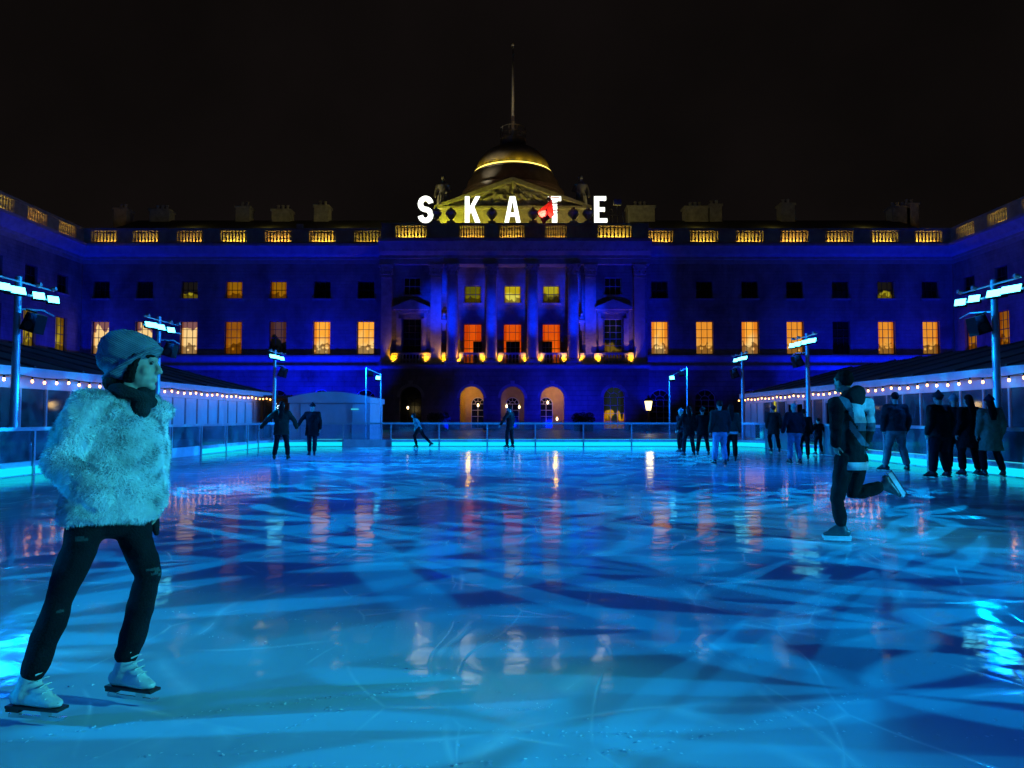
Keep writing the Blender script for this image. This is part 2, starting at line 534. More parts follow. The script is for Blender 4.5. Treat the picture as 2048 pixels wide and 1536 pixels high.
LIGHT_LIST = []
def balustrade(root, x0, x1, panels, y, z0, z1, lite=True, nb=8):
    """parapet with piers, coping and baluster panels; panels = (centre, width, brightness)"""
    zb, zt = z0 + 0.36, z1 - 0.26
    b = MB()
    b.box(x0, x1, y, y + 0.42, z0, zb)
    b.box(x0, x1, y - 0.07, y + 0.47, zt, zt + 0.10)
    b.box(x0, x1, y - 0.02, y + 0.42, zt + 0.10, z1 - 0.06)
    b.box(x0, x1, y - 0.10, y + 0.50, z1 - 0.06, z1)
    edge = x0
    for c, w, e in panels:
        if c - w / 2 > edge:
            b.box(edge, c - w / 2, y - 0.03, y + 0.40, zb, zt)
        edge = c + w / 2
    if edge < x1:
        b.box(edge, x1, y - 0.03, y + 0.40, zb, zt)
    b.build("parapet", M_trim, root)
    for c, w, e in panels:
        p = MB()
        step = w / nb
        h = zt - zb
        prof = [(0.10, 0), (0.10, 0.06), (0.055, 0.10), (0.125, 0.30 * h), (0.055, 0.50 * h), (0.06, 0.56 * h), (0.115, 0.74 * h), (0.05, 0.92 * h), (0.10, h - 0.05), (0.10, h)]
        for i in range(nb):
            p.lathe(prof, (-w / 2 + step * (i + 0.5), 0, 0), n=8, cap=False)
        autosmooth(p.build("baluster_panel", M_trim, root, loc=(c, y + 0.2, zb)), 60)
    # low kerb wall of the roof gutter, behind the balustrade
    k = MB(); k.box(x0, x1, y + 1.0, y + 1.25, z0, z1 - 0.25)
    k.build("gutter_wall", M_ped, root)
    for c, w, e in panels:
        if e > 0:
            LIGHT_LIST.append((root, c, y + 0.62, zb + 0.03, w, e))

def facade(root, x0, x1, bays, panels, seed=0):
    """one plain range: rusticated arches, string course, two storeys of sashes, cornice, balustrade; x along, -y outward"""
    g = MB()
    ops = [(x - 1.15, x + 1.15, 0.6, 4.35, True) for x, *_ in bays]
    wall_open(g, x0, x1, 0, Z_STR0, 0.0, ops, 0.45)
    g.build("rusticated_wall", M_rust, root)
    u = MB()
    ops = []
    for x, *_ in bays:
        ops += [(x - 0.94, x + 0.94, 8.2, 11.8, False), (x - 0.90, x + 0.90, 14.3, 16.2, False)]
    wall_open(u, x0, x1, Z_STR1, Z_ENT, 0.0, ops, 0.4)
    u.build("ashlar_wall", M_stone, root)
    s = MB()
    s.sweepx([(0.3, Z_STR0), (0.0, Z_STR0), (-0.06, Z_STR0 + 0.02), (-0.22, Z_STR0 + 0.38), (-0.22, Z_STR0 + 0.5), (-0.04, Z_STR0 + 0.52), (-0.04, Z_STR0 + 0.95), (-0.10, Z_STR0 + 0.97),
              (-0.34, Z_STR0 + 1.42), (-0.34, Z_STR1), (0.3, Z_STR1)], x0, x1)
    s.build("string_course", M_trim, root)
    c = MB(); c.sweepx(cornice_prof(0.0, Z_ENT, Z_COR, 0.95), x0, x1)
    c.build("cornice", M_trim, root)
    balustrade(root, x0, x1, panels, -0.15, Z_COR, Z_PAR)
    for x, lo, up, ar in bays:
        window(root, x, 8.2, 1.88, 3.6, 3, 4, P_low[lo])
        window(root, x, 14.3, 1.80, 1.9, 3, 2, P_up[up])
        window(root, x, 0.6, 2.3, 3.75, 3, 4, ar, arch=True, rec=0.36, fm=M_framew)
    r = MB()
    r.quad((x0, 1.1, 21.4), (x1, 1.1, 21.4), (x1, 11.0, 26.0), (x0, 11.0, 26.0))
    r.quad((x0, 11.0, 26.0), (x1, 11.0, 26.0), (x1, 21.0, 21.0), (x0, 21.0, 21.0))
    r.build("roof", M_slate, root)

def X77(u, z=10.0):
    return (u - 1024) / FPX * (77 * CP + (z - CH) * SP)

# ------------------------------------------------------------------ the palace range across the court
palace = thing("palace", "wide classical stone palace with domed centre, columns and pediment, floodlit deep blue", "palace", (0, 77, 0))
XL, XR = -47.0, 48.2
fan_red = emat("red_fanlight_glass", (0.25, 0.02, 0.008), 0.35)
L_u = [731, 643, 555, 466, 377, 287, 200]
L_lo = ['glow', 'glow', 'blind', 'amber', 'pale', 'pale', 'pale']
L_up = ['dark', 'dark', 'amber', 'amber', 'low', 'dark', 'dark']
R_u = [1320, 1410, 1501, 1591, 1683, 1774, 1863]
R_lo = ['glow', 'glow2', 'glow', 'glow2', 'dark', 'glow2', 'glow2']
R_up = ['dark', 'dark', 'dark', 'dark', 'dark', 'low', 'dark']
CX0, CX1 = -13.9, 14.55
lb = [(X77(u), lo, up, M_darkglass) for u, lo, up in zip(L_u, L_lo, L_up)]
rb = [(X77(u), lo, up, M_darkglass) for u, lo, up in zip(R_u, R_lo, R_up)]
lp = [(X77(u, 21), 2.9, e) for u, e in ((210, .6), (293, .7), (381, .6), (468, 1.0), (557, 1.0), (645, 1.1), (735, .4))]
rp_ = [(X77(u, 21), 3.05, e) for u, e in ((1318, 1.0), (1408, .8), (1499, .8), (1588, 1.0), (1678, .7), (1768, .9), (1855, .9))]
lp.sort()
facade(palace, XL + 0.02, CX0, lb, lp)
facade(palace, CX1, XR - 0.02, rb, rp_)

# ---- central block, 1.2 m proud
YB = -1.2
def X76(u, z=10.0):
    return (u - 1024) / FPX * ((77 + YB) * CP + (z - CH) * SP)
xo = [X76(823), X76(1227)]
xm = [X76(944), X76(1025), X76(1104)]
g = MB()
arches = [(x - 1.15, x + 1.15, 0.0, 4.6, True) for x in xo] + [(x - 1.25, x + 1.25, 0.0, 4.6, True) for x in xm]
arches.sort()
wall_open(g, CX0, CX1, 0, 6.5, YB - 0.35, arches, 0.5)
g.quad((CX0, YB - 0.35, 0), (CX0, YB - 0.35, 6.5), (CX0, 0.3, 6.5), (CX0, 0.3, 0))
g.quad((CX1, YB - 0.35, 0), (CX1, 0.3, 0), (CX1, 0.3, 6.5), (CX1, YB - 0.35, 6.5))
g.build("rusticated_wall", M_rust, palace)
s = MB()
yf = YB - 0.35
s.sweepx([(yf + 1.6, 6.5), (yf, 6.5), (yf - 0.12, 6.53), (yf - 0.30, 6.66), (yf - 0.72, 6.72), (yf - 0.75, 6.74), (yf - 0.75, 6.90), (yf + 1.6, 6.90)], CX0 - 0.12, CX1 + 0.12)
s.build("string_course", M_trim, palace)
# deep lit vestibules behind two of the arches, doors at their backs
M_vest = pmat("vestibule_plaster", (0.50, 0.35, 0.10), 0.8, var=0.15, scale=2, bump=0.2)  # ochre base colour puts the amber lamplight into the plaster
for i, x in enumerate(xm):
    vb = MB()
    wv, dep, y0 = 1.42, 3.2, yf + 0.5
    for sx in (-1, 1):
        a = [(x + sx * wv, y0, 0), (x + sx * wv, y0 + dep, 0), (x + sx * wv, y0 + dep, 4.9), (x + sx * wv, y0, 4.9)]
        vb.quad(*(a if sx > 0 else a[::-1]))
    vb.quad((x - wv, y0 + dep, 0), (x - wv, y0 + dep, 4.9), (x + wv, y0 + dep, 4.9), (x + wv, y0 + dep, 0))
    vb.quad((x - wv, y0, 4.9), (x - wv, y0 + dep, 4.9), (x + wv, y0 + dep, 4.9), (x + wv, y0, 4.9))
    vb.build("vestibule", M_vest, palace)
    dx = (0.5, 0.0, -0.5)[i]
    window(palace, x + dx, 0.05, 1.5, 3.5, 2, 4, M_darkglass, y=y0 + dep - 0.16, arch=True, fm=M_framew, rec=0.0, name="arched_door", sill=False)
    l = lamp("vestibule_light", 'POINT', (x - dx * 0.9, 77 + y0 + 1.3, 4.0), None, (85, 9, 85)[i], (1, 0.55, 0.0), shadow_soft_size=0.25)
bulb = emat("sconce_glass", (1.0, 0.70, 0.35), 6.0)
for x, dy, z in ((xm[0] + 0.55, 2.9, 2.6), (xm[1] + 0.75, 2.2, 2.4), (xm[1] - 0.65, 2.9, 2.5), (xm[2] - 0.35, 2.8, 2.9), (xm[2] + 0.55, 0.9, 1.1), (xo[0] - 0.35, 0.45, 2.3)):
    b = MB(); b.lathe([(0.05, -0.12), (0.11, 0), (0.09, 0.16), (0.03, 0.2)], n=8)
    b.tube([(0, 0, 0.18), (0, 0.12, 0.30)], [0.015, 0.015], 5)
    b.build("wall_sconce", bulb, palace, loc=(x, yf + dy - (0.02 if dy < 0.5 else 0), z))
arch_low = lit_pane("pane_cafe", (0.012, 0.02, 0.022), (0.62, 0.33, 0.008), 0.9, 0.40, 0.03, 0.25, 3.3, h=3.75)
window(palace, xo[0], 0.05, 2.3, 4.55, 3, 4, M_darkglass, y=yf, arch=True, fm=M_frame, rec=0.36)
window(palace, xo[1], 0.05, 2.3, 4.55, 3, 4, arch_low, y=yf, arch=True, fm=M_framew, rec=0.36)
# archivolts
for x, w in [(x, 1.15) for x in xo] + [(x, 1.25) for x in xm]:
    b = MB()
    n = 16; ro, ri = w + 0.32, w + 0.01
    zc = 4.6 - w
    for i in range(n):
        a0, a1 = math.pi * i / n, math.pi * (i + 1) / n
        q = [(x + rr * math.cos(a), zc + rr * math.sin(a)) for rr, a in ((ri, a0), (ro, a0), (ro, a1), (ri, a1))]
        b.prism(q, yf - 0.07, yf - 0.004)
    b.prism([(x - 0.16, zc + w + 0.02), (x + 0.16, zc + w + 0.02), (x + 0.26, zc + w + 0.62), (x - 0.26, zc + w + 0.62)], yf - 0.14, yf - 0.074)
    b.build("archivolt", M_trim, palace)
# upper storey walls: outer bays proud, centre three bays recessed
ux0, ux1 = X76(880), X76(1164)
u = MB()
for a, b_, x in ((CX0, ux0, xo[0]), (ux1, CX1, xo[1])):
    wall_open(u, a, b_, 6.9, 17.7, YB + 0.1, [(x - 0.98, x + 0.98, 7.6, 11.9, False), (x - 0.9, x + 0.9, 14.5, 16.4, False)], 0.4)
yc = YB + 1.15
ops = []
for x in xm:
    ops += [(x - 1.0, x + 1.0, 7.0, 11.5, False), (x - 0.92, x + 0.92, 13.8, 15.7, False)]
wall_open(u, ux0, ux1, 6.9, 17.7, yc, ops, 0.4)
for xx in (ux0, ux1):
    u.quad((xx, YB + 0.1, 6.9), (xx, yc, 6.9), (xx, yc, 17.7), (xx, YB + 0.1, 17.7))
u.quad((CX0, YB + 0.1, 6.9), (CX0, YB + 0.1, 17.7), (CX0, 0.3, 17.7), (CX0, 0.3, 6.9))
u.quad((CX1, YB + 0.1, 6.9), (CX1, 0.3, 6.9), (CX1, 0.3, 17.7), (CX1, YB + 0.1, 17.7))
u.build("ashlar_wall", M_stone, palace)
for x, p in zip(xm, ('olive', 'yellow', 'room')):
    window(palace, x, 13.8, 1.84, 1.9, 3, 2, P_up[p], y=yc)
for x in xm:
    window(palace, x, 7.0, 2.0, 4.5, 3, 5, P_low['orange'], y=yc)
d = pmat("door_leaf_paint", (0.02, 0.014, 0.012), 0.5)
for x, w0, w1 in ((xm[0], 0.05, 0.95), (xm[1], -0.7, 0.8), (xm[2], -0.95, 0.1)):
    b = MB(); b.box(x + w0, x + w1, yc + 0.20, yc + 0.245, 7.1, 9.6)
    for k in range(1, 4):
        b.box(x + w0 + 0.05, x + w1 - 0.05, yc + 0.185, yc + 0.196, 7.1 + k * 0.6, 7.13 + k * 0.6, 1)
    for k in (1, 2):
        xk = x + w0 + (w1 - w0) * k / 3
        b.box(xk - 0.015, xk + 0.015, yc + 0.176, yc + 0.182, 7.2, 9.5, 1)
    b.build("inner_screen", [d, M_framew], palace)
for x, lo in ((xo[0], 'dark'), (xo[1], 'blind')):
    window(palace, x, 14.5, 1.8, 1.9, 3, 2, M_darkglass, y=YB + 0.1, fm=M_framew)
    pane = M_darkglass if lo == 'dark' else lit_pane("pane_dim_room", (0.004, 0.006, 0.01), (0.22, 0.13, 0.01), 0.8, 0.40, 0.1, 0.4, 6.1)
    window(palace, x, 7.6, 1.96, 4.3, 3, 6, pane, y=YB + 0.1, fm=M_frame if lo == 'dark' else M_framew)
    # aedicule: jamb pilasters, consoles, pediment
    b = MB(); y = YB + 0.1
    for sx in (-1, 1):
        b.box(x + sx * 1.35 - 0.27, x + sx * 1.35 + 0.27, y - 0.22, y + 0.02, 6.9, 11.9)
        b.box(x + sx * 1.50 - 0.14, x + sx * 1.50 + 0.14, y - 0.40, y + 0.02, 11.9, 12.5)
    b.box(x - 1.75, x + 1.75, y - 0.26, y + 0.02, 12.5, 12.85)
    b.box(x - 2.0, x + 2.0, y - 0.55, y + 0.02, 12.85, 13.02)
    b.prism([(x - 2.0, 13.02), (x + 2.0, 13.02), (x + 2.0, 13.1), (x, 13.95), (x - 2.0, 13.1)], y - 0.55, y - 0.30)
    b.prism([(x - 1.8, 13.02), (x + 1.8, 13.02), (x, 13.75)], y - 0.296, y + 0.02)
    b.build("window_surround", M_trim, palace)
# balcony parapets between the column pedestals
def balcony(xa, xb, y, solid):
    b = MB()
    b.box(xa, xb, y, y + 0.28, 6.9, 7.12)
    b.box(xa, xb, y - 0.06, y + 0.34, 8.02, 8.2)
    for c0, c1 in ((xa, xa + solid), (xb - solid, xb)):
        b.box(c0, c1, y + 0.01, y + 0.26, 7.12, 8.02)
    n = max(1, int((xb - xa - 2 * solid) / 0.34))
    for i in range(n):
        xx = xa + solid + (xb - xa - 2 * solid) * (i + 0.5) / n
        b.lathe([(0.09, 0), (0.05, 0.08), (0.11, 0.3), (0.05, 0.62), (0.09, 0.9)], (xx, y + 0.14, 7.12), n=8, cap=False)
    b.build("balcony_balustrade", M_trim, palace)
cols = [X76(u_, 12) for u_ in (905, 983, 1065, 1146)]
pils = [X76(u_, 12) for u_ in (773, 872, 1181, 1279)]
ycol = YB - 0.35
for a, b_ in zip(cols[:-1], cols[1:]):
    balcony(a + 0.72, b_ - 0.72, ycol - 0.05, 0.55)
for x in xo:
    balcony(x - 2.15, x + 2.15, ycol + 0.0, 0.75)
for a, b_ in ((pils[1] + 0.68, cols[0] - 0.72), (cols[3] + 0.72, pils[2] - 0.68)):
    b = MB(); b.box(a, b_, ycol + 0.1, ycol + 0.4, 6.9, 8.0); b.box(a, b_, ycol + 0.05, ycol + 0.45, 8.0, 8.2)
    b.build("balcony_balustrade", M_trim, palace)
def corinthian(b, x, y, half, z0, z1, sq=False):
    h = z1 - z0
    if sq:
        b.box(x - half, x + half, y - half * 0.5, y + 0.3, z0, z0 + 0.08)
        for k in range(5):
            t = k / 4; hh = half * (1.0 + 0.28 * t)
            b.box(x - hh, x + hh, y - half * 0.45 - 0.22 * t, y + 0.3, z0 + 0.08 + h * 0.18 * k, z0 + 0.06 + h * 0.18 * (k + 1))
    else:
        b.lathe([(half * 1.04, 0), (half * 1.04, 0.1), (half * 0.92, 0.12), (half * 0.98, h * 0.5), (half * 1.3, h * 0.88)], (x, y, z0), 14)
    # acanthus tufts
    rows_ = ((0.15, 1.02), (0.45, 1.14))
    for zf, rf in rows_:
        for k in range(9 if not sq else 5):
            if sq:
                px, py = x - half * 1.05 + half * 2.1 * k / 4, y - half * 0.62
            else:
                a = 2 * math.pi * k / 9 + zf
                px, py = x + half * rf * math.cos(a), y + half * rf * math.sin(a)
            b.ball((px, py, z0 + h * (zf + 0.16)), (0.12, 0.12, 0.2), n=6)
    for sx in (-1, 1):
        for sy in (-1, 1):
            if sq and sy > 0: continue
            b.ball((x + sx * half * 1.15, y + sy * half * (1.15 if not sq else 0.75), z1 - 0.26), 0.17, n=6)
    w = half * 1.38
    b.box(x - w, x + w, y - (w if not sq else half * 1.05), y + (w if not sq else 0.3), z1 - 0.13, z1)
Z0, ZC0, ZC1 = 6.9, 16.3, 17.7
for x in cols:
    b = MB()
    b.box(x - 0.80, x + 0.80, ycol - 0.62, ycol + 0.9, 6.9, 7.22)
    b.lathe([(0.78, 0), (0.80, 0.08), (0.72, 0.14), (0.75, 0.24), (0.66, 0.30), (0.62, 0.36)], (x, ycol + 0.14, 7.22), 20, cap=False)
    prof = []
    for i in range(9):
        t = i / 8
        prof.append((0.62 - 0.10 * t ** 1.8, 0.36 + (ZC0 - 7.58) * t))
    b.lathe(prof, (x, ycol + 0.14, 7.22), 24)
    o = autosmooth(b.build("column", M_trim, palace), 35)
    c = MB(); corinthian(c, x, ycol + 0.14, 0.54, ZC0, ZC1)
    c.build("capital", M_trim, o)
for x in pils:
    b = MB()
    b.box(x - 0.74, x + 0.74, YB - 0.30, YB + 0.096, 6.9, 7.3)
    b.box(x - 0.66, x + 0.66, YB - 0.24, YB + 0.096, 7.3, 7.5)
    b.box(x - 0.58, x + 0.58, YB - 0.18, YB + 0.096, 7.5, ZC0)
    o = b.build("pilaster", M_trim, palace)
    c = MB(); corinthian(c, x, YB - 0.10, 0.56, ZC0, ZC1, True)
    c.build("capital", M_trim, o)
# niches with busts between paired shafts
for x in ((pils[1] + cols[0]) / 2, (pils[2] + cols[3]) / 2):
    b = MB(); b.ball((x, YB - 0.05, 12.35), (0.16, 0.16, 0.2), n=8); b.ball((x, YB, 12.0), (0.26, 0.16, 0.22), n=8)
    b.box(x - 0.3, x + 0.3, YB - 0.22, YB + 0.09, 11.45, 11.75); b.box(x - 0.2, x + 0.2, YB - 0.12, YB + 0.09, 10.6, 11.45)
    b.build("bust", M_trim, palace)
# entablature and raised parapet
b = MB()
ye = YB - 0.55
b.sweepx(cornice_prof(ye, 17.7, 20.25, 1.15), CX0 - 0.25, CX1 + 0.25)
n = int((CX1 - CX0) / 0.42)
for i in range(n):
    x = CX0 + (i + 0.5) * (CX1 - CX0) / n
    b.box(x - 0.11, x + 0.11, ye - 0.62, ye - 0.2, 19.02, 19.24)
b.build("entablature", M_trim, palace)
b = MB(); b.box(CX0 - 0.2, CX1 + 0.2, ye + 0.302, 2.4, 17.7, 20.2)
b.build("attic_core", M_trim, palace)
cp = [(X76(u_, 21), w, e) for u_, w, e in ((823, 3.3, 1.2), (944, 2.6, .8), (1024, 2.6, .8), (1111, 2.3, .5), (1228, 3.6, 1.1))]
balustrade(palace, CX0 - 0.1, CX1 + 0.1, cp, YB - 0.45, 20.25, 22.15, nb=9)
# attic with pediment
ya = 1.9
def XA(u_, z=23): return (u_ - 1024) / FPX * ((77 + ya) * CP + (z - CH) * SP)
ax0, ax1, axm = XA(868), XA(1184), XA(1025)
za = at(1024, 418, 77 + ya).z
zp = at(1024, 355, 77 + ya).z
b = MB()
b.box(ax0 + 0.4, ax1 - 0.4, ya + 0.35, ya + 7, 20.2, za - 0.02)
for u_ in (885, 1163):
    b.box(XA(u_) - 0.45, XA(u_) + 0.45, ya + 0.1, ya + 0.35, 20.2, za - 0.02)
b.build("attic_wall", M_ped, palace)
b = MB()
b.box(ax0, ax1, ya - 0.3, ya + 0.5, za - 0.02, za + 0.28)
t = 0.50
dx = axm - ax0
k = math.hypot(dx, zp - za) / dx
b.prism([(ax0, za + 0.28), (ax0 + 1.0, za + 0.28), (axm, zp - t * k), (axm, zp)], ya - 0.32, ya + 0.5)
b.prism([(ax1 - 1.0, za + 0.28), (ax1, za + 0.28), (axm, zp), (axm, zp - t * k)], ya - 0.32, ya + 0.5)
b.build("pediment", M_ped, palace)
# carved tympanum: relief swags as a displaced grid
b = MB()
nx, nz = 90, 26
idx = {}
for j in range(nz + 1):
    for i in range(nx + 1):
        sx = i / nx; sz = j / nz
        half = (axm - ax0 - 0.9) * (1 - sz)
        x = axm + (sx * 2 - 1) * half
        z = za + 0.28 + (zp - za - 0.8) * sz
        n1 = noise.noise(V((x * 0.9, z * 1.3, 3.1))); n2 = noise.noise(V((x * 2.3, z * 2.6, 8.0)))
        fade = max(0, 1 - abs(x - axm) / 6.5)
        y = ya + 0.30 - fade * (0.55 * abs(n1) + 0.60 * max(0, n2) + 0.25 * abs(noise.noise(V((x * 5, z * 5, 1)))))
        b.v.append((x, y, z)); idx[i, j] = len(b.v) - 1
for j in range(nz):
    for i in range(nx):
        b.f.append((idx[i, j], idx[i + 1, j], idx[i + 1, j + 1], idx[i, j + 1])); b.m.append(0)
b.build("tympanum_relief", M_ped, palace, smooth=True)
r = MB()
zr = zp - 0.02
r.quad((ax0 - 0.1, ya + 0.5, za + 0.3), (axm, ya + 0.5, zr), (axm, ya + 12, zr), (ax0 - 0.1, ya + 12, za + 0.3))
r.quad((axm, ya + 0.5, zr), (ax1 + 0.1, ya + 0.5, za + 0.3), (ax1 + 0.1, ya + 12, za + 0.3), (axm, ya + 12, zr))
r.build("attic_roof", M_slate, palace)
# dome
YD = 19.0
def PD(u_, v_): return at(u_, v_, 77 + YD)
xd = PD(1026, 330).x
b = MB()
zd = PD(1024, 352).z
b.lathe([(6.85, 20), (6.85, zd - 3.2), (7.0, zd - 3.1), (7.0, zd - 2.7), (6.6, zd - 2.5), (6.2, zd - 1.2), (5.6, zd - 0.35), (5.6, zd - 0.1), (5.3, zd)], (xd, YD, 0), 48, cap=False)
autosmooth(b.build("drum", M_copper, palace), 30)
b = MB()
zt = PD(1024, 297).z
prof = [(1.5 + 3.62 * math.cos(a) ** 1.15 if i < 9 else 1.6, zd + (zt - zd) * math.sin(a)) for i, a in enumerate([math.pi / 2 * i / 10 for i in range(10)])]
prof += [(1.6, zt)]
b.lathe(prof, (xd, YD, 0), 48)
dome = autosmooth(b.build("dome", M_copper, palace), 40)
ring = MB()
ring.tube([(xd + 5.34 * math.cos(a), YD + 5.34 * math.sin(a), zd + 0.10) for a in [2 * math.pi * i / 64 for i in range(65)]], [0.075] * 65, 6, cap=False)
ring.build("light_ring", emat("ring_led", (1.0, 0.72, 0.12), 3.0), dome)
b = MB()
b.lathe([(1.75, zt - 0.3), (1.75, zt + 1.0), (1.62, zt + 1.05), (1.62, zt + 1.25)], (xd, YD, 0), 24)
for zz in (zt + 1.9, zt + 2.7):
    b.tube([(xd + 1.75 * math.cos(a), YD + 1.75 * math.sin(a), zz) for a in [2 * math.pi * i / 32 for i in range(33)]], [0.05] * 33, 5, cap=False)
for i in range(10):
    a = 2 * math.pi * i / 10
    b.tube([(xd + 1.75 * math.cos(a), YD + 1.75 * math.sin(a), zt + 1.0), (xd + 1.75 * math.cos(a), YD + 1.75 * math.sin(a), zt + 2.7)], [0.045] * 2, 5)
b.build("lantern_platform", M_copper, palace)
# chimneys
for u_, w, v0 in ((247, 1.6, 418), (325, 2.4, 420), (490, 1.7, 414), (566, 2.3, 420), (646, 1.8, 412), (1280, 3.4, 413), (1390, 2.9, 414), (1428, 1.5, 410), (1571, 1.7, 408), (1795, 2.2, 414), (1818, 1.5, 408)):
    p = at(u_, v0, 88)
    b = MB(); w2 = w / 2
    b.box(p.x - w2, p.x + w2, 10.2, 11.8, 24.0, p.z - 0.35)
    b.box(p.x - w2 - 0.12, p.x + w2 + 0.12, 10.08, 11.92, p.z - 0.35, p.z - 0.1)
    o = b.build("chimney", M_ped, palace)
    c = MB()
    for k in range(2 if w < 2 else 3):
        xx = p.x + (k - (0.5 if w < 2 else 1)) * 0.6
        c.lathe([(0.20, -0.1), (0.16, 0.45), (0.20, 0.5), (0.20, 0.58)], (xx, 11.0, p.z), 8)
    c.build("chimney_pot", M_ped, o)
b = MB(); p = at(600, 452, 77); b.box(p.x - 0.36, p.x + 0.36, -0.1, 0.02, 21.9, 22.5)
b.build("roof_hatch", M_ped, palace)

# flagpole on the dome
fp = MB()
ztop = PD(1027, 90).z
fp.tube([(0, 0, 0), (0, 0, (ztop - zt) * 0.5), (0, 0, ztop - zt - 1.0)], [0.22, 0.17, 0.10], 10)
fp.ball((0, 0, ztop - zt - 1.1), 0.24, n=10)
tag(fp.build("flagpole", pmat("flagpole_paint", (0.55, 0.55, 0.5), 0.5), loc=(xd, 77 + YD, zt + 1.1), smooth=True), "tall bare white flagpole standing on the palace dome", "flagpole")

# ---- side ranges
left_range = thing("palace_wing", "side wing of the palace on the left, its balustrade lit gold, dark lower storeys", "palace wing", (XL, 77, 0), R(90))
right_range = thing("palace_wing", "side wing of the palace on the right, behind the nearest right-hand floodlight mast", "palace wing", (XR, 77, 0), R(-90))
lpat = ['olive', 'olive', 'dark', 'olive', 'dark', 'dark', 'amber']
wl = [(-(3.3 + 4.85 * i), lpat[i], 'dark', M_darkglass) for i in range(7)]
facade(left_range, -37, -0.02, wl, sorted([(-(3.0 + 4.75 * i), 2.9, 1.0) for i in range(7)]))
rpat = ['amber', 'amber', 'dark', 'amber', 'dark', 'dark', 'amber']
wr = [((2.7 + 4.9 * i), rpat[i], 'dark', M_darkglass) for i in range(7)]
facade(right_range, 0.02, 37, wr, [((2.6 + 4.9 * i), 2.9, 0.9) for i in range(7)])
# ------------------------------------------------------------------ roofline things
def statue(x, y, z, h, label, mirror=1):
    b = MB()
    s = h / 3.2
    b.box(-0.55 * s, 0.55 * s, -0.5 * s, 0.5 * s, 0, 0.45 * s)
    b.tube([(0, 0, 0.4 * s), (0, 0, 1.2 * s), (0.03 * mirror * s, 0, 1.75 * s), (0, 0, 2.35 * s), (0, 0, 2.62 * s)],
           [(0.50 * s, 0.40 * s), (0.42 * s, 0.34 * s), (0.36 * s, 0.28 * s), (0.46 * s, 0.27 * s), (0.15 * s, 0.14 * s)], 14)
    b.ball((0, -0.05 * s, 2.9 * s), (0.17 * s, 0.20 * s, 0.24 * s))
    for sx, el, ha in ((mirror, (0.62, -0.1, 1.85), (0.30, -0.42, 1.62)), (-mirror, (-0.56, -0.05, 1.8), (-0.60, -0.2, 1.3))):
        b.tube([(0.42 * sx * s, 0, 2.3 * s), (abs(el[0]) * sx * s, el[1] * s, el[2] * s), (abs(ha[0]) * sx * s, ha[1] * s, ha[2] * s)], [0.14 * s, 0.12 * s, 0.08 * s], 8, round_ends=True)
    for k in range(6):
        a = -math.pi * (0.12 + 0.15 * k)
        b.tube([(0.40 * s * math.cos(a), 0.34 * s * math.sin(a), 1.5 * s), (0.50 * s * math.cos(a), 0.42 * s * math.sin(a), 0.45 * s)], [0.05 * s, 0.08 * s], 6)
    o = remeshed(b, 0.05 * s, "statue", M_trim, smooth=2)
    o.location = (x, y, z)
    return tag(o, label, "statue", "statues on the palace roof")
ps = at(885, 402, 80.0); ph = at(885, 345, 80.0)
statue(ps.x, 80.6, za - 0.1, ph.z - za + 0.1, "robed stone statue to the left of the pediment, behind the letter S", 1)
ps2 = at(1163, 402, 80.0)
statue(ps2.x, 80.6, za - 0.1, ph.z - za + 0.1, "robed stone statue to the right of the pediment, near the letter E", -1)
# their plinths belong to the palace
b = MB()
for x in (ps.x, ps2.x):
    b.box(x - 0.8, x + 0.8, 2.9, 4.3, 20.2, za - 0.1)
b.build("statue_plinth", M_ped, palace)

urn_m = MB()
urn_m.box(-0.42, 0.42, -0.42, 0.42, 0, 0.22)
urn_m.lathe([(0.34, 0.22), (0.16, 0.36), (0.14, 0.50), (0.30, 0.62), (0.56, 0.95), (0.60, 1.20), (0.46, 1.36), (0.50, 1.44), (0.30, 1.56), (0.14, 1.66), (0.18, 1.76), (0.06, 1.86)], n=14)
urn_me = urn_m.mesh("urn", M_trim)
for u_, lab in ((872, "stone urn on the parapet just right of the letter S"), (902, "stone urn on the parapet left of the letter K"), (984, "stone urn between the letters K and A"),
                (1066, "stone urn between the letter A and the red bundle"), (1147, "stone urn on the parapet, second to the left of the letter E"), (1176, "stone urn touching the left side of the letter E")):
    p = at(u_, 440, 75.6)
    tag(link("urn", urn_me, None, (p.x, 75.6, 22.15)), lab, "urn", "urns along the central parapet")

# letters
M_letter = emat("letter_face_light", (0.97, 1.0, 0.88), 2.6)
M_lside = pmat("letter_return", (0.7, 0.7, 0.68), 0.5, var=0.05)
ZL0, LH = 22.16, at(1024, 394, 75.4).z - 22.16
def letter(ch, u0, u1, build):
    p0, p1 = at(u0, 420, 75.3), at(u1, 420, 75.3)
    w = p1.x - p0.x
    f = MB(); build(f, w, LH)
    o = f.build("letter", [M_letter, M_lside], None, loc=((p0.x + p1.x) / 2, 75.3, ZL0))
    st = MB()
    for sx in (-0.3, 0.3):
        st.tube([(sx * w, 0.25, 0.4), (sx * w, 0.9, -0.08)], [0.04, 0.04], 5)
    st.build("stay", M_dark, o)
    return o
def pr(f, poly, o=0.0):
    n = len(poly)
    f.add([(x, -0.16 - o, z) for x, z in poly], [tuple(range(n))], 0)
    f.add([(x, -0.16, z) for x, z in poly] + [(x, 0.16, z) for x, z in poly],
          [(i, n + i, n + (i + 1) % n, (i + 1) % n) for i in range(n)] + [tuple(range(2 * n - 1, n - 1, -1))], 1)
def bar(f, a, b_, w):
    a, b_ = V((a[0], a[1])), V((b_[0], b_[1]))
    pr(f, [(a.x - w / 2, a.y), (a.x + w / 2, a.y), (b_.x + w / 2, b_.y), (b_.x - w / 2, b_.y)])
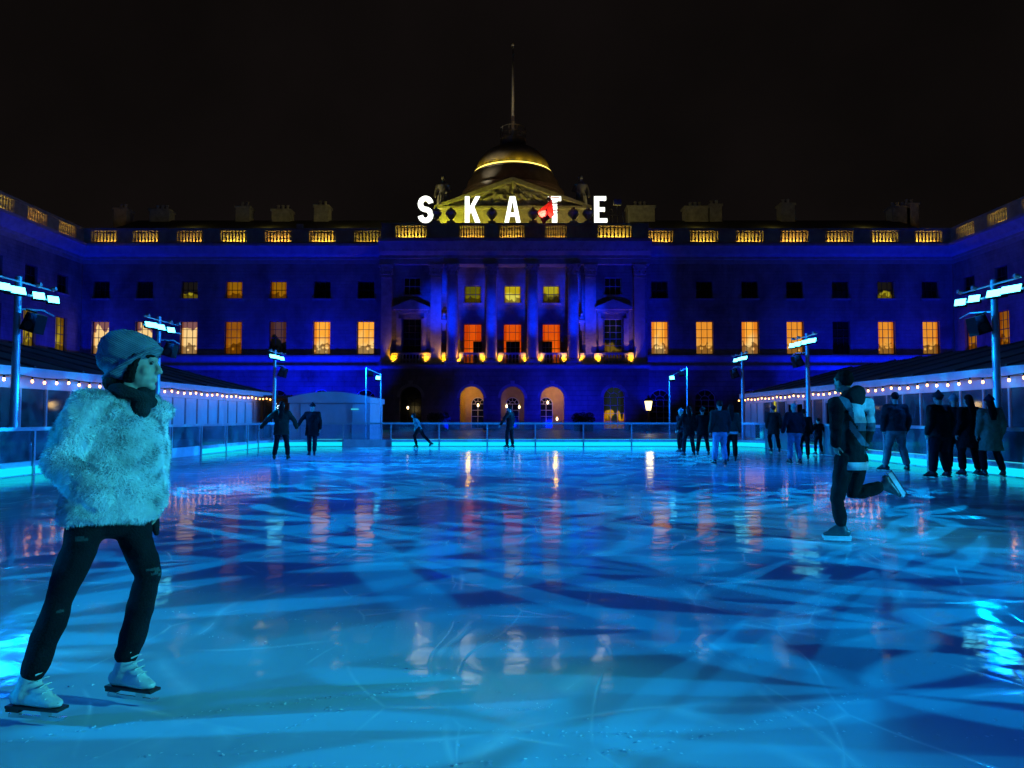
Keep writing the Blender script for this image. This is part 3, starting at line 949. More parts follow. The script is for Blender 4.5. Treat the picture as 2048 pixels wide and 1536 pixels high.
def L_K(f, w, h):
    t = w * 0.30
    pr(f, [(-w / 2, 0), (-w / 2 + t, 0), (-w / 2 + t, h), (-w / 2, h)])
    pr(f, [(-w / 2 + t, h * 0.30), (-w / 2 + t, h * 0.56), (w / 2 - t * 0.98, h), (w / 2 + 0.02, h)])
    pr(f, [(-w * 0.12, h * 0.47), (w * 0.08, h * 0.66), (w / 2 + 0.05, 0), (w / 2 - t * 1.05, 0)], 0.004)
def L_A(f, w, h):
    t = w * 0.27
    zi = h * 0.84
    xi = lambda z: (w / 2 - t) * (1 - z / zi)
    for s_ in (-1, 1):
        pr(f, [(s_ * w / 2, 0), (s_ * (w / 2 - t), 0), (0, zi), (0, h), (s_ * w * 0.17, h)][::s_])
    pr(f, [(-xi(h * 0.22), h * 0.22), (xi(h * 0.22), h * 0.22), (xi(h * 0.38), h * 0.38), (-xi(h * 0.38), h * 0.38)])
def L_E(f, w, h):
    t = w * 0.38
    pr(f, [(-w / 2, 0), (-w / 2 + t, 0), (-w / 2 + t, h), (-w / 2, h)])
    for z0, z1, k in ((0, .16, 1.0), (.42, .58, .82), (.84, 1, .92)):
        pr(f, [(-w / 2 + t, h * z0), (-w / 2 + w * k, h * z0), (-w / 2 + w * k, h * z1), (-w / 2 + t, h * z1)])
def L_T(f, w, h):
    t = w * 0.40
    pr(f, [(-t / 2, 0), (t / 2, 0), (t / 2, h * 0.82), (-t / 2, h * 0.82)])
    pr(f, [(-w / 2, h * 0.82), (w / 2, h * 0.82), (w / 2, h), (-w / 2, h)])
def L_S(f, w, h):
    # stroke swept along an S spine
    t = 0.29 * w
    rx, rz = (w - t) / 2, (h / 2 + t / 2 - t) / 2 + t * 0.0
    rz = (h - t) / 4
    pts = []
    for i in range(0, 15):
        a = R(8 + (262 - 0) * i / 14)
        pts.append((rx * math.cos(a), h - t / 2 - rz + rz * math.sin(a)))
    for i in range(1, 15):
        a = R(90 - 262 * i / 14 - 0)
        pts.append((rx * math.cos(a), t / 2 + rz + rz * math.sin(a)))
    # S: top bowl runs counter-clockwise from right end, bottom bowl clockwise
    L_, R_ = [], []
    for i, (x, z) in enumerate(pts):
        x0, z0 = pts[max(0, i - 1)]; x1, z1 = pts[min(len(pts) - 1, i + 1)]
        d = V((x1 - x0, z1 - z0)).normalized(); n_ = V((-d.y, d.x)) * t * 0.62
        L_.append((x + n_.x, z + n_.y)); R_.append((x - n_.x, z - n_.y))
    for i in range(len(pts) - 1):
        pr(f, [L_[i], L_[i + 1], R_[i + 1], R_[i]])
tag(letter('S', 837, 866, L_S), "big glowing white letter S standing on the parapet", "letter", "giant letters spelling SKATE")
tag(letter('K', 930, 960, L_K), "big glowing white letter K standing on the parapet", "letter", "giant letters spelling SKATE")
tag(letter('A', 1009, 1041, L_A), "big glowing white letter A standing on the parapet", "letter", "giant letters spelling SKATE")
lt = letter('T', 1096, 1122, L_T)
tag(lt, "big glowing white letter T half hidden by dark straps and a red bundle", "letter", "giant letters spelling SKATE")
tag(letter('E', 1188, 1214, L_E), "big glowing white letter E standing on the parapet", "letter", "giant letters spelling SKATE")
# red bundle slung from the T, with its straps
M_red = pmat("red_cloth", (0.80, 0.02, 0.010), 0.6, var=0.15, scale=2)
pa = at(1109, 420, 75.3)
def RB(u_, v_, dy=0): p = at(u_, v_, 74.9); return (p.x - pa.x, -0.4 + dy, p.z - ZL0)
root = thing("red_bundle", "bright red folded cloth bundle hanging from the letter T", "bundle", (pa.x, 75.3, ZL0))
b = MB()
vs = [RB(1104, 398), RB(1108, 431), RB(1087, 449), RB(1074, 424), RB(1091, 424, -0.75), RB(1094, 420, 0.12), RB(1097, 440, -0.35)]
b.add(vs, [(0, 4, 3), (0, 1, 4), (4, 1, 6), (4, 6, 2), (4, 2, 3), (0, 3, 5), (0, 5, 1), (1, 5, 6), (6, 5, 2), (2, 5, 3)])
b.build("bundle_cloth", M_red, root)
b = MB()
rnd = random.Random(3)
for k, v_ in enumerate((405, 411, 418, 428)):
    x0, _, z0 = RB(1100, v_); x1, _, z1 = RB(1118, v_ + rnd.uniform(-5, 5))
    b.tube([(x0, -0.28, z0), ((x0 + x1) / 2, -0.34 - 0.1 * rnd.random(), (z0 + z1) / 2 - 0.12), (x1, -0.28, z1)], [(0.055, 0.04)] * 3, 6)
x0, _, z0 = RB(1096, 398)
b.ball((x0 + 0.1, -0.36, z0), (0.26, 0.2, 0.24), n=8)
b.build("strap", M_dark, root)
b = MB()
for v_, s in ((396, .5), (407, -.4), (421, .5)):
    x0, _, z0 = RB(1105, v_)
    b.tube([(x0 - 0.4, -0.42, z0 + 0.2), (x0, -0.52, z0), (x0 + 0.75, -0.42, z0 + 0.1 * s)], [(0.07, 0.05)] * 3, 6)
b.build("red_strap", M_red, root)
# light stand to the right of the E
M_steel = pmat("galvanised_steel", (0.32, 0.34, 0.36), 0.35, metal=0.7, var=0.15, scale=8)
p0, p1 = at(1219, 446, 75.6), at(1246, 446, 75.6)
root = thing("lighting_stand", "thin tubular stand with a grey box on top beside the letter E", "stand", ((p0.x + p1.x) / 2, 75.7, 22.15))
b = MB(); w = (p1.x - p0.x) / 2
for x in (-w, -w + 0.35, 0.15, w):
    b.tube([(x, 0, 0), (x, 0, 1.35)], [0.035] * 2, 6)
b.tube([(-w, 0, 1.0), (w, 0, 0.92)], [0.03] * 2, 6)
b.tube([(-w + 0.18 + 0.18 * math.cos(a), 0, 1.35 + 0.3 * math.sin(a)) for a in [math.pi * i / 8 for i in range(9)]], [0.035] * 9, 6)
b.tube([(0.15, 0, 1.3), (0.15, 0, 2.2)], [0.03] * 2, 6)
b.build("tube_frame", M_steel, root)
b = MB(); b.box(-0.25, 0.55, -0.25, 0.25, 2.1, 2.62); b.build("control_box", pmat("grey_box", (0.25, 0.25, 0.28), 0.5), root)

# warm uplighters on the pedestal ledge
M_lens = emat("uplighter_lens", (1.0, 0.6, 0.12), 5.0)
up_me = MB(); up_me.lathe([(0.13, 0), (0.15, 0.04), (0.10, 0.08), (0.14, 0.14), (0.15, 0.30), (0.12, 0.31)], n=10)
up_mesh = up_me.mesh("uplighter_can", M_dark)
lens_b = MB(); lens_b.lathe([(0.115, 0.315), (0.10, 0.335)], n=10)
lens_me = lens_b.mesh("lens", M_lens)
UPL = []
where = ["at the far left end of the ledge", "left of the paired left pilaster", "in the narrow left niche", "at the foot of the first column, right side", "at the foot of the second column, left side", "at the foot of the second column, right side",
         "at the foot of the third column, left side", "at the foot of the third column, right side", "at the foot of the fourth column, left side", "in the narrow right niche", "right of the paired right pilaster", "at the far right end of the ledge"]
for u_, w_ in zip((785, 851, 885.5, 917, 966, 998, 1050, 1080, 1128, 1161, 1197, 1263), where):
    p = at(u_, 735, 75.0)
    o = thing("uplighter", "small black warm uplighter " + w_, "uplighter", (p.x, 75.06, 6.90), group="uplighters on the palace ledge")
    link("can", up_mesh, o); link("lens", lens_me, o)
    UPL.append(p.x)

# ------------------------------------------------------------------ ground and ice
gm, nt, out = new_mat("court_paving")
L = nt.links.new
bs = N(nt, "ShaderNodeBsdfPrincipled", Roughness=0.55)
tc = N(nt, "ShaderNodeTexCoord")
br = N(nt, "ShaderNodeTexBrick", Scale=1.0)
br.inputs["Brick Width"].default_value = 0.9; br.inputs["Row Height"].default_value = 0.6; br.inputs["Mortar Size"].default_value = 0.012
br.inputs["Color1"].default_value = (0.10, 0.10, 0.10, 1); br.inputs["Color2"].default_value = (0.07, 0.07, 0.075, 1); br.inputs["Mortar"].default_value = (0.03, 0.03, 0.03, 1)
L(tc.outputs["Object"], br.inputs["Vector"]); L(br.outputs["Color"], bs.inputs["Base Color"])
no = N(nt, "ShaderNodeTexNoise", Scale=0.7, Detail=5.0); L(tc.outputs["Object"], no.inputs["Vector"])
rp = ramp(nt, [(0.3, 0.25), (0.7, 0.7)]); L(no.outputs["Fac"], rp.inputs["Fac"]); L(rp.outputs["Color"], bs.inputs["Roughness"])
L(bs.outputs[0], out.inputs["Surface"])
b = MB(); b.quad((-900, -300, -0.05), (900, -300, -0.05), (900, 1500, -0.05), (-900, 1500, -0.05))
tag(b.build("ground", gm), kind="structure", label="dark stone paving of the courtyard")

RX, RY0, RY1, RC = 10.6, -16.0, 31.4, 1.7
im, nt, out = new_mat("wet_rink_ice")
L = nt.links.new
bs = N(nt, "ShaderNodeBsdfPrincipled", IOR=1.31)
bs.inputs["Specular IOR Level"].default_value = 0.19
tc = N(nt, "ShaderNodeTexCoord")
# albedo: cloudy ice with frosted swirls
n1 = N(nt, "ShaderNodeTexNoise", Scale=0.35, Detail=6.0, Roughness=0.6, Distortion=0.6); L(tc.outputs["Object"], n1.inputs["Vector"])
rp = ramp(nt, [(0.3, (0.40, 0.52, 0.60)), (0.7, (0.56, 0.69, 0.76))]); L(n1.outputs["Fac"], rp.inputs["Fac"])
# skate scratches: thin lines from warped voronoi edges at two scales
def scratches(scale, sx, sy, rot, width, seed, dist):
    mp = N(nt, "ShaderNodeMapping"); mp.inputs["Scale"].default_value = (sx, sy, 1); mp.inputs["Rotation"].default_value = (0, 0, rot); mp.inputs["Location"].default_value = (seed, seed * 2, 0)
    nz = N(nt, "ShaderNodeTexNoise", Scale=0.25, Detail=2.0); L(tc.outputs["Object"], nz.inputs["Vector"])
    ml = N(nt, "ShaderNodeVectorMath", operation="SCALE"); ml.inputs["Scale"].default_value = dist; L(nz.outputs["Color"], ml.inputs[0])
    ad = N(nt, "ShaderNodeVectorMath", operation="ADD"); L(tc.outputs["Object"], ad.inputs[0]); L(ml.outputs[0], ad.inputs[1])
    L(ad.outputs[0], mp.inputs["Vector"])
    vo = N(nt, "ShaderNodeTexVoronoi", Scale=scale); vo.feature = 'DISTANCE_TO_EDGE'; vo.voronoi_dimensions = '2D'
    L(mp.outputs[0], vo.inputs["Vector"])
    r_ = ramp(nt, [(0.0, 1.0), (width * 1.5, 0.0)]); L(vo.outputs["Distance"], r_.inputs["Fac"])
    # break the lines up
    nb_ = N(nt, "ShaderNodeTexNoise", Scale=1.7, Detail=3.0); L(tc.outputs["Object"], nb_.inputs["Vector"])
    rb_ = ramp(nt, [(0.44, 0.0), (0.58, 1.0)]); L(nb_.outputs["Fac"], rb_.inputs["Fac"])
    m_ = N(nt, "ShaderNodeMath", operation="MULTIPLY"); L(r_.outputs["Color"], m_.inputs[0]); L(rb_.outputs["Color"], m_.inputs[1])
    return m_
s1 = scratches(0.55, 1.0, 0.25, 0.9, 0.012, 3.0, 3.0)
s2 = scratches(0.8, 0.22, 1.0, -0.4, 0.012, 11.0, 2.5)
s3 = scratches(1.6, 1.0, 0.5, 0.3, 0.012, 23.0, 2.0)
mxa = N(nt, "ShaderNodeMath", operation="MAXIMUM"); L(s1.outputs[0], mxa.inputs[0]); L(s2.outputs[0], mxa.inputs[1])
mxb = N(nt, "ShaderNodeMath", operation="MAXIMUM"); L(mxa.outputs[0], mxb.inputs[0]); L(s3.outputs[0], mxb.inputs[1])
mc = N(nt, "ShaderNodeMix", data_type="RGBA"); L(rp.outputs["Color"], mc.inputs["A"]); mc.inputs["B"].default_value = (0.80, 0.83, 0.85, 1)
fs = N(nt, "ShaderNodeMath", operation="MULTIPLY"); L(mxb.outputs[0], fs.inputs[0]); fs.inputs[1].default_value = 0.8
L(fs.outputs[0], mc.inputs["Factor"]); L(mc.outputs["Result"], bs.inputs["Base Color"])
# gloss: film of water with frostier areas
n4 = N(nt, "ShaderNodeTexNoise", Scale=0.9, Detail=6.0, Roughness=0.65); L(tc.outputs["Object"], n4.inputs["Vector"])
r4 = ramp(nt, [(0.35, 0.03), (0.70, 0.13)]); L(n4.outputs["Fac"], r4.inputs["Fac"])
ra = N(nt, "ShaderNodeMath", operation="MULTIPLY_ADD"); L(mxb.outputs[0], ra.inputs[0]); ra.inputs[1].default_value = 0.2; L(r4.outputs["Color"], ra.inputs[2])
L(ra.outputs[0], bs.inputs["Roughness"])
# relief: resurfacer ripple, fine chatter and grooves
n5 = N(nt, "ShaderNodeTexNoise", Scale=2.2, Detail=2.0); L(tc.outputs["Object"], n5.inputs["Vector"])
n6 = N(nt, "ShaderNodeTexNoise", Scale=26.0, Detail=4.0); L(tc.outputs["Object"], n6.inputs["Vector"])
h1 = N(nt, "ShaderNodeMath", operation="MULTIPLY_ADD"); L(n6.outputs["Fac"], h1.inputs[0]); h1.inputs[1].default_value = 0.05; L(n5.outputs["Fac"], h1.inputs[2])
h2 = N(nt, "ShaderNodeMath", operation="MULTIPLY_ADD"); L(mxb.outputs[0], h2.inputs[0]); h2.inputs[1].default_value = -0.10; L(h1.outputs[0], h2.inputs[2])
bp = N(nt, "ShaderNodeBump", Strength=0.7, Distance=0.011); L(h2.outputs[0], bp.inputs["Height"]); L(bp.outputs["Normal"], bs.inputs["Normal"])
L(bs.outputs[0], out.inputs["Surface"])
b = MB()
poly = [(-RX, RY0), (RX, RY0)]
poly += [(RX - RC + RC * math.cos(a), RY1 - RC + RC * math.sin(a)) for a in [math.pi / 2 * i / 8 for i in range(9)]]
poly += [(-RX + RC - RC * math.sin(a), RY1 - RC + RC * math.cos(a)) for a in [math.pi / 2 * i / 8 for i in range(9)]]
b.add([(x, y, 0.0) for x, y in poly], [tuple(range(len(poly)))])
tag(b.build("ice", im), kind="structure", label="wet blue lit ice of the skating rink")

# shaved ice thrown up along the skate cuts: tiny flakes in curved trails and scuffed patches
b = MB()
rnd = random.Random(21)
def flake(x, y, r):
    a = rnd.random() * 6.28
    z = 0.0015 + rnd.random() * 0.004
    t1, t2 = rnd.uniform(-.5, .5) * r, rnd.uniform(-.5, .5) * r
    c_, s_ = math.cos(a) * r, math.sin(a) * r
    b.quad((x - c_, y - s_, z), (x + s_ * .5, y - c_ * .5, z + abs(t1)), (x + c_, y + s_, z + abs(t2)), (x - s_ * .5, y + c_ * .5, z + .001))
for k in range(95):
    far = rnd.random()
    y0 = 2.0 + 24 * far ** 1.5
    x0 = rnd.uniform(-9.5, 9.5) * min(1, (y0 + 3) / 14)
    ang = rnd.choice((0, math.pi)) + rnd.gauss(0, .45); cur = rnd.gauss(0, .28)
    ln = rnd.uniform(0.8, 4.5)
    n_ = int(ln * rnd.uniform(18, 45))
    t = 0
    x, y = x0, y0
    for i in range(n_):
        d = ln / n_
        x += math.cos(ang) * d; y += math.sin(ang) * d; ang += cur * d
        if abs(x) > 10.2 or not 1.5 < y < 31: break
        if rnd.random() < .75:
            flake(x + rnd.gauss(0, .012), y + rnd.gauss(0, .012), rnd.uniform(.004, .011))
for cx_, cy_, sx_, sy_, n_ in ((1.55, 5.4, .55, .35, 700), (1.9, 4.8, .25, .3, 180), (2.2, 9.5, .7, .3, 300), (-1.4, 12, .8, .35, 300), (3.9, 3.9, .3, .5, 350), (-3.6, 8.5, .7, .4, 260), (0.1, 16, 1.2, .4, 360)):
    for i in range(n_):
        flake(cx_ + rnd.gauss(0, sx_), cy_ + rnd.gauss(0, sy_), rnd.uniform(.003, .008))
pc = ground(1027, 1408)
for i in range(60):
    a = math.pi * (1.0 + i / 60)
    if rnd.random() < .7: flake(pc.x + .17 * math.cos(a), pc.y + .07 * math.sin(a), rnd.uniform(.003, .006))
tag(b.build("ice_shavings", pmat("shaved_ice", (0.85, 0.88, 0.9), 0.5, var=0.05)), "white shaved ice scattered along the skate cuts", kind="stuff")

# ------------------------------------------------------------------ rink barrier
M_rail = pmat("brushed_rail", (0.42, 0.45, 0.48), 0.35, metal=0.4, var=0.15, scale=10)
M_glass = glass_mat("barrier_glass")
M_kick = pmat("white_board", (0.55, 0.58, 0.60), 0.5, var=0.15, scale=4)
M_led = emat("kickboard_led", (0.004, 0.70, 0.95), 1.15)
M_led2 = emat("ledge_led", (0.05, 0.75, 1.0), 0.8)
def barrier(label, a, b_, spacing, first=0.0, gaps=(), ledge=True, boards=True):
    a, b_ = V(a), V(b_)
    d = b_ - a; Ln = d.length
    root = thing("rink_barrier", label, "barrier", (a.x, a.y, 0), math.atan2(d.y, d.x), "barrier panels round the rink")
    m = MB(); m.box(0, Ln, -0.045, 0.045, 0.97, 1.05); m.build("top_rail", M_rail, root)
    ts = [first + spacing * i for i in range(int((Ln - first) / spacing) + 1)]
    pb = MB(); pb.box(-0.028, 0.028, -0.05, -0.002, 0.0, 0.968); pm_ = pb.mesh("post", M_rail)
    ts = [t for t in ts if 0 <= t <= Ln]
    if not ts or ts[0] > 0.4: ts = [0.03] + ts
    if ts[-1] < Ln - 0.4: ts.append(Ln - 0.03)
    for t in ts:
        link("post", pm_, root, (t, 0, 0))
    k = MB(); k.box(0, Ln, 0.0, 0.06, 0.0, 0.30); k.build("kick_board", M_kick, root)
    for t0, t1 in zip(ts[:-1], ts[1:]):
        mid = (t0 + t1) / 2
        gap = any(g0 <= mid <= g1 for g0, g1 in gaps)
        g = MB(); g.box(t0 + 0.03, t1 - 0.03, 0.012, 0.024, 0.31, 0.965); g.build("glass_panel", M_glass, root)
        if not gap:
            e = MB(); e.box(t0 + 0.035, t1 - 0.035, -0.016, -0.003, 0.02, 0.19); e.build("light_strip", M_led, root)
            if ledge:
                e = MB(); e.box(t0 + 0.035, t1 - 0.035, -0.010, 0.010, 0.302, 0.318); e.build("ledge_light", M_led2, root)
        elif boards:
            e = MB(); e.box(t0 + 0.03, t1 - 0.03, -0.03, -0.004, 0.02, 0.96); e.build("gate_board", pmat("gate_board", (0.16, 0.18, 0.2), 0.3, var=0.1), root)
    return root
xb0 = -RX + RC
barrier("straight glass and rail barrier along the far end of the rink", (xb0, RY1, 0), (RX - RC, RY1, 0), 2.12, first=(-5.33 - xb0) % 2.12, gaps=((1.75, 3.6),), boards=False)
barrier("long glass and rail barrier along the left side, behind the woman in the fur jacket", (-RX, RY0, 0), (-RX, RY1 - RC, 0), 2.12, first=(15.75 - RY0) % 2.12, gaps=((22.0 - RY0 - 2.2, 24.3 - RY0),), ledge=False, boards=False)
barrier("long glass and rail barrier along the right side, behind the group of four skaters", (RX, RY1 - RC, 0), (RX, RY0, 0), 2.12, first=1.0, gaps=((0.0, 3.0), (5.6, 8.3)))
for sx, lab in ((-1, "small corner piece of rink barrier at the far left"), (1, "small corner piece of rink barrier at the far right")):
    c0 = V((sx * (RX - RC), RY1 - RC, 0))
    arc = [c0 + V((sx * RC * math.cos(a), RC * math.sin(a), 0)) for a in [math.pi / 2 * i / 10 for i in range(11)]]
    root = thing("rink_barrier", lab, "barrier", c0, 0, "barrier panels round the rink")
    for nm, z0, z1, th, mt, ro in (("top_rail", 0.97, 1.05, 0.045, M_rail, 0), ("kick_board", 0.0, 0.30, 0.03, M_kick, 0.03), ("glass_panel", 0.31, 0.965, 0.006, M_glass, 0.018), ("light_strip", 0.02, 0.19, 0.006, M_led, -0.010)):
        m = MB()
        for i in range(10):
            q = []
            for k in (i, i + 1):
                dr = (arc[k] - c0).normalized()
                q.append([(arc[k] - c0) + dr * (ro + s * th) for s in (-1, 1)])
            (a0, a1), (b0, b1) = q
            for z in (z0, z1):
                m.quad(a0 + V((0, 0, z)), b0 + V((0, 0, z)), b1 + V((0, 0, z)), a1 + V((0, 0, z)))
            m.quad(a0 + V((0, 0, z0)), b0 + V((0, 0, z0)), b0 + V((0, 0, z1)), a0 + V((0, 0, z1)))
            m.quad(a1 + V((0, 0, z0)), b1 + V((0, 0, z0)), b1 + V((0, 0, z1)), a1 + V((0, 0, z1)))
        m.build(nm, mt, root)

# raised timber decks outside the barrier
M_deck = pmat("pale_deck", (0.30, 0.33, 0.36), 0.45, var=0.3, scale=3, bump=0.3)
for sx, lab in ((-1, "pale low deck between the left barrier and the left marquee"), (1, "pale low deck between the right barrier and the right marquee")):
    b = MB()
    x0, x1 = sorted((sx * (RX + 0.25), sx * 13.8))
    b.box(x0, x1, -12, 41, -0.045, 0.14)
    tag(b.build("deck", M_deck), lab, "deck")
# bench-height storage boxes along the left, with pale tops
bx = MB(); bx.box(-0.35, 0.35, -1.6, 1.6, 0, 0.42); 
bl = MB(); bl.box(-0.40, 0.40, -1.65, 1.65, 0.424, 0.47)
bme, blm = bx.mesh("bench_box", pmat("bench_side", (0.12, 0.13, 0.15), 0.5)), bl.mesh("bench_top", M_kick)
for i, (sx, y, lab) in enumerate(((-1, 13.6, "low bench with pale top at the left edge, behind the barrier"), (-1, 17.6, "low bench with pale top behind the woman in the fur jacket"), (-1, 25.8, "low bench with pale top before the white marquee panels"),
                    (1, 14.6, "low bench with pale top at the right edge, behind the beige-coated skater"), (1, 19.0, "low bench with pale top behind the skater in pale trousers"))):
    o = thing("bench", lab, "bench", (sx * 12.55, y, 0.14), 0, "benches along the rink side")
    link("bench_box", bme, o); link("bench_top", blm, o)

# ------------------------------------------------------------------ marquees with bulb strings
M_canvas = pmat("dark_roof_canvas", (0.045, 0.045, 0.05), 0.55, var=0.35, scale=0.8, bump=0.5, bscale=1.5)
M_fascia = pmat("fascia_board", (0.42, 0.45, 0.50), 0.5, var=0.15, scale=2)
M_white = pmat("white_panel", (0.50, 0.52, 0.55), 0.55, var=0.12, scale=1.5)
M_post = pmat("marquee_post", (0.34, 0.37, 0.40), 0.4, var=0.1)
M_shade = pmat("dark_gap", (0.03, 0.03, 0.035), 0.7)
M_bulb = emat("festoon_bulb", (1.0, 0.40, 0.09), 12.0)
M_mglass = glass_mat("marquee_glass", (0.35, 0.38, 0.42))
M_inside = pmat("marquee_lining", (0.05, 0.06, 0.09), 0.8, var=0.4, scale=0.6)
MX = 14.0
def marquee(label, side, y0, y1, mull0, spacing, kinds, bulb0, group):
    """local x along the eave (away from camera), local y outward to the rink = +y for left side"""
    s = side                                     # -1 left, +1 right
    root = thing("marquee", label, "marquee", (s * MX, 0, 0), 0, "marquees flanking the rink")
    xin = lambda d: s * d                         # d metres behind the front wall
    def bx_(b, d0, d1, ya, yb, z0, z1, mi=0):
        x0, x1 = sorted((xin(d0), xin(d1))); b.box(x0, x1, ya, yb, z0, z1, mi)
    r = MB()
    E, RD, RZ = 2.70, 5.4, 4.15
    q = lambda d, y, z: (xin(d), y, z)
    hip = 2.2
    r.quad(q(-0.25, y0, E), q(-0.25, y1 + 0.2, E), q(RD, y1 - hip, RZ), q(RD, y0, RZ))
    r.add([q(-0.25, y1 + 0.2, E), q(2 * RD, y1 + 0.2, E), q(RD, y1 - hip, RZ)], [(0, 1, 2)])
    r.quad(q(2 * RD, y1 + 0.2, E), q(2 * RD, y0, E), q(RD, y0, RZ), q(RD, y1 - hip, RZ))
    n = int((y1 - y0) / 2.3)
    for i in range(n):
        y = y1 - hip - i * 2.3
        r.tube([q(-0.27, y, E + 0.02), q(RD, y, RZ + 0.03)], [(0.05, 0.04)] * 2, 5)
    r.build("roof", M_canvas, root)
    f = MB(); bx_(f, -0.30, -0.02, y0, y1 + 0.2, 2.42, E - 0.02); bx_(f, -0.02, 2 * RD, y1 + 0.02, y1 + 0.2, 2.42, E - 0.02)
    f.build("fascia", M_fascia, root)
    t = MB(); bx_(t, 0.0, 0.05, y0, y1, 2.10, 2.42); t.build("transom", M_white, root)
    bk = MB(); bx_(bk, 8.0, 8.1, y0, y1, 0, 2.6); bx_(bk, 0.2, 8.0, y0, y1, 0.02, 0.12); bx_(bk, 0.1, 8.0, y1 - 0.08, y1, 0.12, 2.42)
    bk.build("lining", M_inside, root)
    pm_ = MB(); bx_(pm_, -0.05, 0.05, -0.035, 0.035, 0.14, 2.099); pmesh = pm_.mesh("post", M_post)
    k = 0
    y = mull0
    cache = {}
    while y < y1 - 0.3:
        link("post", pmesh, root, (0, y, 0))
        kind = kinds(y)
        if kind not in cache:
            b = MB()
            if kind == 'white':
                bx_(b, 0.0, 0.04, 0.10, spacing - 0.06, 0.14, 2.09); nm, mt = "wall_panel", M_white
            elif kind == 'door':
                bx_(b, -0.02, 0.05, 0.05, 0.17, 0.14, 2.09); bx_(b, -0.02, 0.05, spacing - 0.17, spacing - 0.05, 0.14, 2.09)
                bx_(b, -0.02, 0.05, 0.17, spacing - 0.17, 1.92, 2.09); bx_(b, -0.02, 0.05, 0.17, spacing - 0.17, 0.14, 0.30); nm, mt = "door", M_post
            else:
                bx_(b, 0.0, 0.02, 0.04, spacing - 0.04, 0.14, 2.09); nm, mt = "window", M_mglass
            cache[kind] = (nm, b.mesh(nm, mt))
        nm, me = cache[kind]
        link(nm, me, root, (0, y, 0))
        y += spacing
    # end wall facing the camera side is outside the picture; far gable
    g = MB(); bx_(g, 0.05, 2 * RD, y1 + 0.001, y1 + 0.018, 0.0, 2.42); g.build("end_wall", M_white, root)
    # festoon
    st = thing("festoon_lights", "string of warm bulbs along the eave of the %s marquee" % ("left" if s < 0 else "right"), "string lights", (s * (MX - 0.42), 0, 2.40), 0, "bulb strings on the marquee eaves")
    w = MB()
    bm = MB(); bm.ball((0, 0, -0.05), (0.036, 0.036, 0.048), n=8); bmesh_ = bm.mesh("bulb", M_bulb)
    ys = []
    y = bulb0
    i = 0
    while y < y1 + 0.2:
        ys.append(y); y += 0.55 + 0.03 * math.sin(i * 2.1); i += 1
    pts = []
    for i, y in enumerate(ys):
        dz = -0.05 * abs(math.sin(i * math.pi / 4))
        link("bulb", bmesh_, st, (0, y, dz - 0.03))
        w.tube([(0, y, dz - 0.02), (0, y, dz + 0.05)], [0.03, 0.025], 6)
        pts.append((0, y, dz + 0.04))
    w.tube(pts, [0.012] * len(pts), 5)
    w.build("cable", M_dark, st)
    return root
marquee("long marquee on the left with dark roof, white panels and dark windows", -1, 6, 41, 6.48, 1.14, lambda y: 'white' if y > 23.0 else 'window', 17.3, None)
marquee("long marquee on the right with glazed doors and dark streaked roof", 1, 6, 42.6, 6.92, 1.085, lambda y: ('door' if (27.0 < y < 31.5 or 34 < y < 36) else ('white' if y > 39 else 'window')), 16.6, None)
# things glimpsed inside the right marquee
ch = MB()
for k in range(6):
    a = math.pi * 2 * k / 6
    ch.ball((0.3 * math.cos(a), 0.3 * math.sin(a), 0.05), (0.05, 0.05, 0.08), n=6)
for u_, v_, Y_, lab in ((1640, 813, 36.0, "glowing chandelier seen through the right marquee, behind the child skater"), ):
    p = at(u_, v_, Y_)
    o = thing("chandelier", lab, "chandelier", p)
    ch.build("candle_bulb", emat("candle_glow", (1.0, 0.62, 0.15), 5.0), o)
    b = MB(); b.tube([(0, 0, 0), (0, 0, 2.6 - p.z)], [0.02, 0.02], 5)
    b.tube([(0.3 * math.cos(a), 0.3 * math.sin(a), 0) for a in [math.pi * 2 * i / 12 for i in range(13)]], [0.02] * 13, 5)
    b.build("chandelier_ring", M_dark, o)
p = at(1553, 813, 38.0)
b = MB(); b.box(-0.20, 0.20, -0.03, 0.03, -0.28, 0.28)
o = tag(b.build("lit_panel", emat("yellow_panel", (0.55, 0.50, 0.03), 1.0), loc=(p.x, p.y - 0.2, p.z)), "small glowing yellow panel under the right marquee eave, above a dark-clad skater", "light panel")
b = MB(); b.tube([(0, 0, 0.28), (0, 0, 2.6 - p.z)], [0.015] * 2, 5); b.build("hanger", M_dark, o)

# white kiosk with a curved roof at the far left corner
root = thing("kiosk", "white tent-like kiosk with a curved roof beyond the far left corner of the rink", "kiosk", (-9.75, 38, 0))
b = MB(); b.box(-2.1, 2.1, 0, 4, 0, 2.05); b.build("wall", M_white, root)
b = MB()
pr_ = [(-2.2, 2.054)] + [(-2.2 + 4.4 * i / 14, 2.16 + 0.50 * math.sin(math.pi * (0.12 + 0.76 * i / 14))) for i in range(15)] + [(2.2, 2.054)]
b.prism(pr_, -0.12, 4.1); b.build("roof", M_white, root)
b = MB()
for x in (-2.13, -1.55, 1.2, 2.13):
    b.box(x - 0.03, x + 0.03, -0.035, -0.004, 0, 2.0)
b.box(-2.13, 2.13, -0.03, -0.004, 2.0, 2.05)
b.build("trim", M_post, root)
b = MB()
for x, z, w in ((-1.75, 2.12, .22), (1.35, 1.72, .2)):
    b.box(x - w, x + w, -0.06, -0.04, z - 0.03, z + 0.03)
b.build("strip_light", M_led2, root)
root = thing("shelter", "dark open shelter between the left marquee and the white kiosk", "shelter", (-13.0, 39.2, 0))
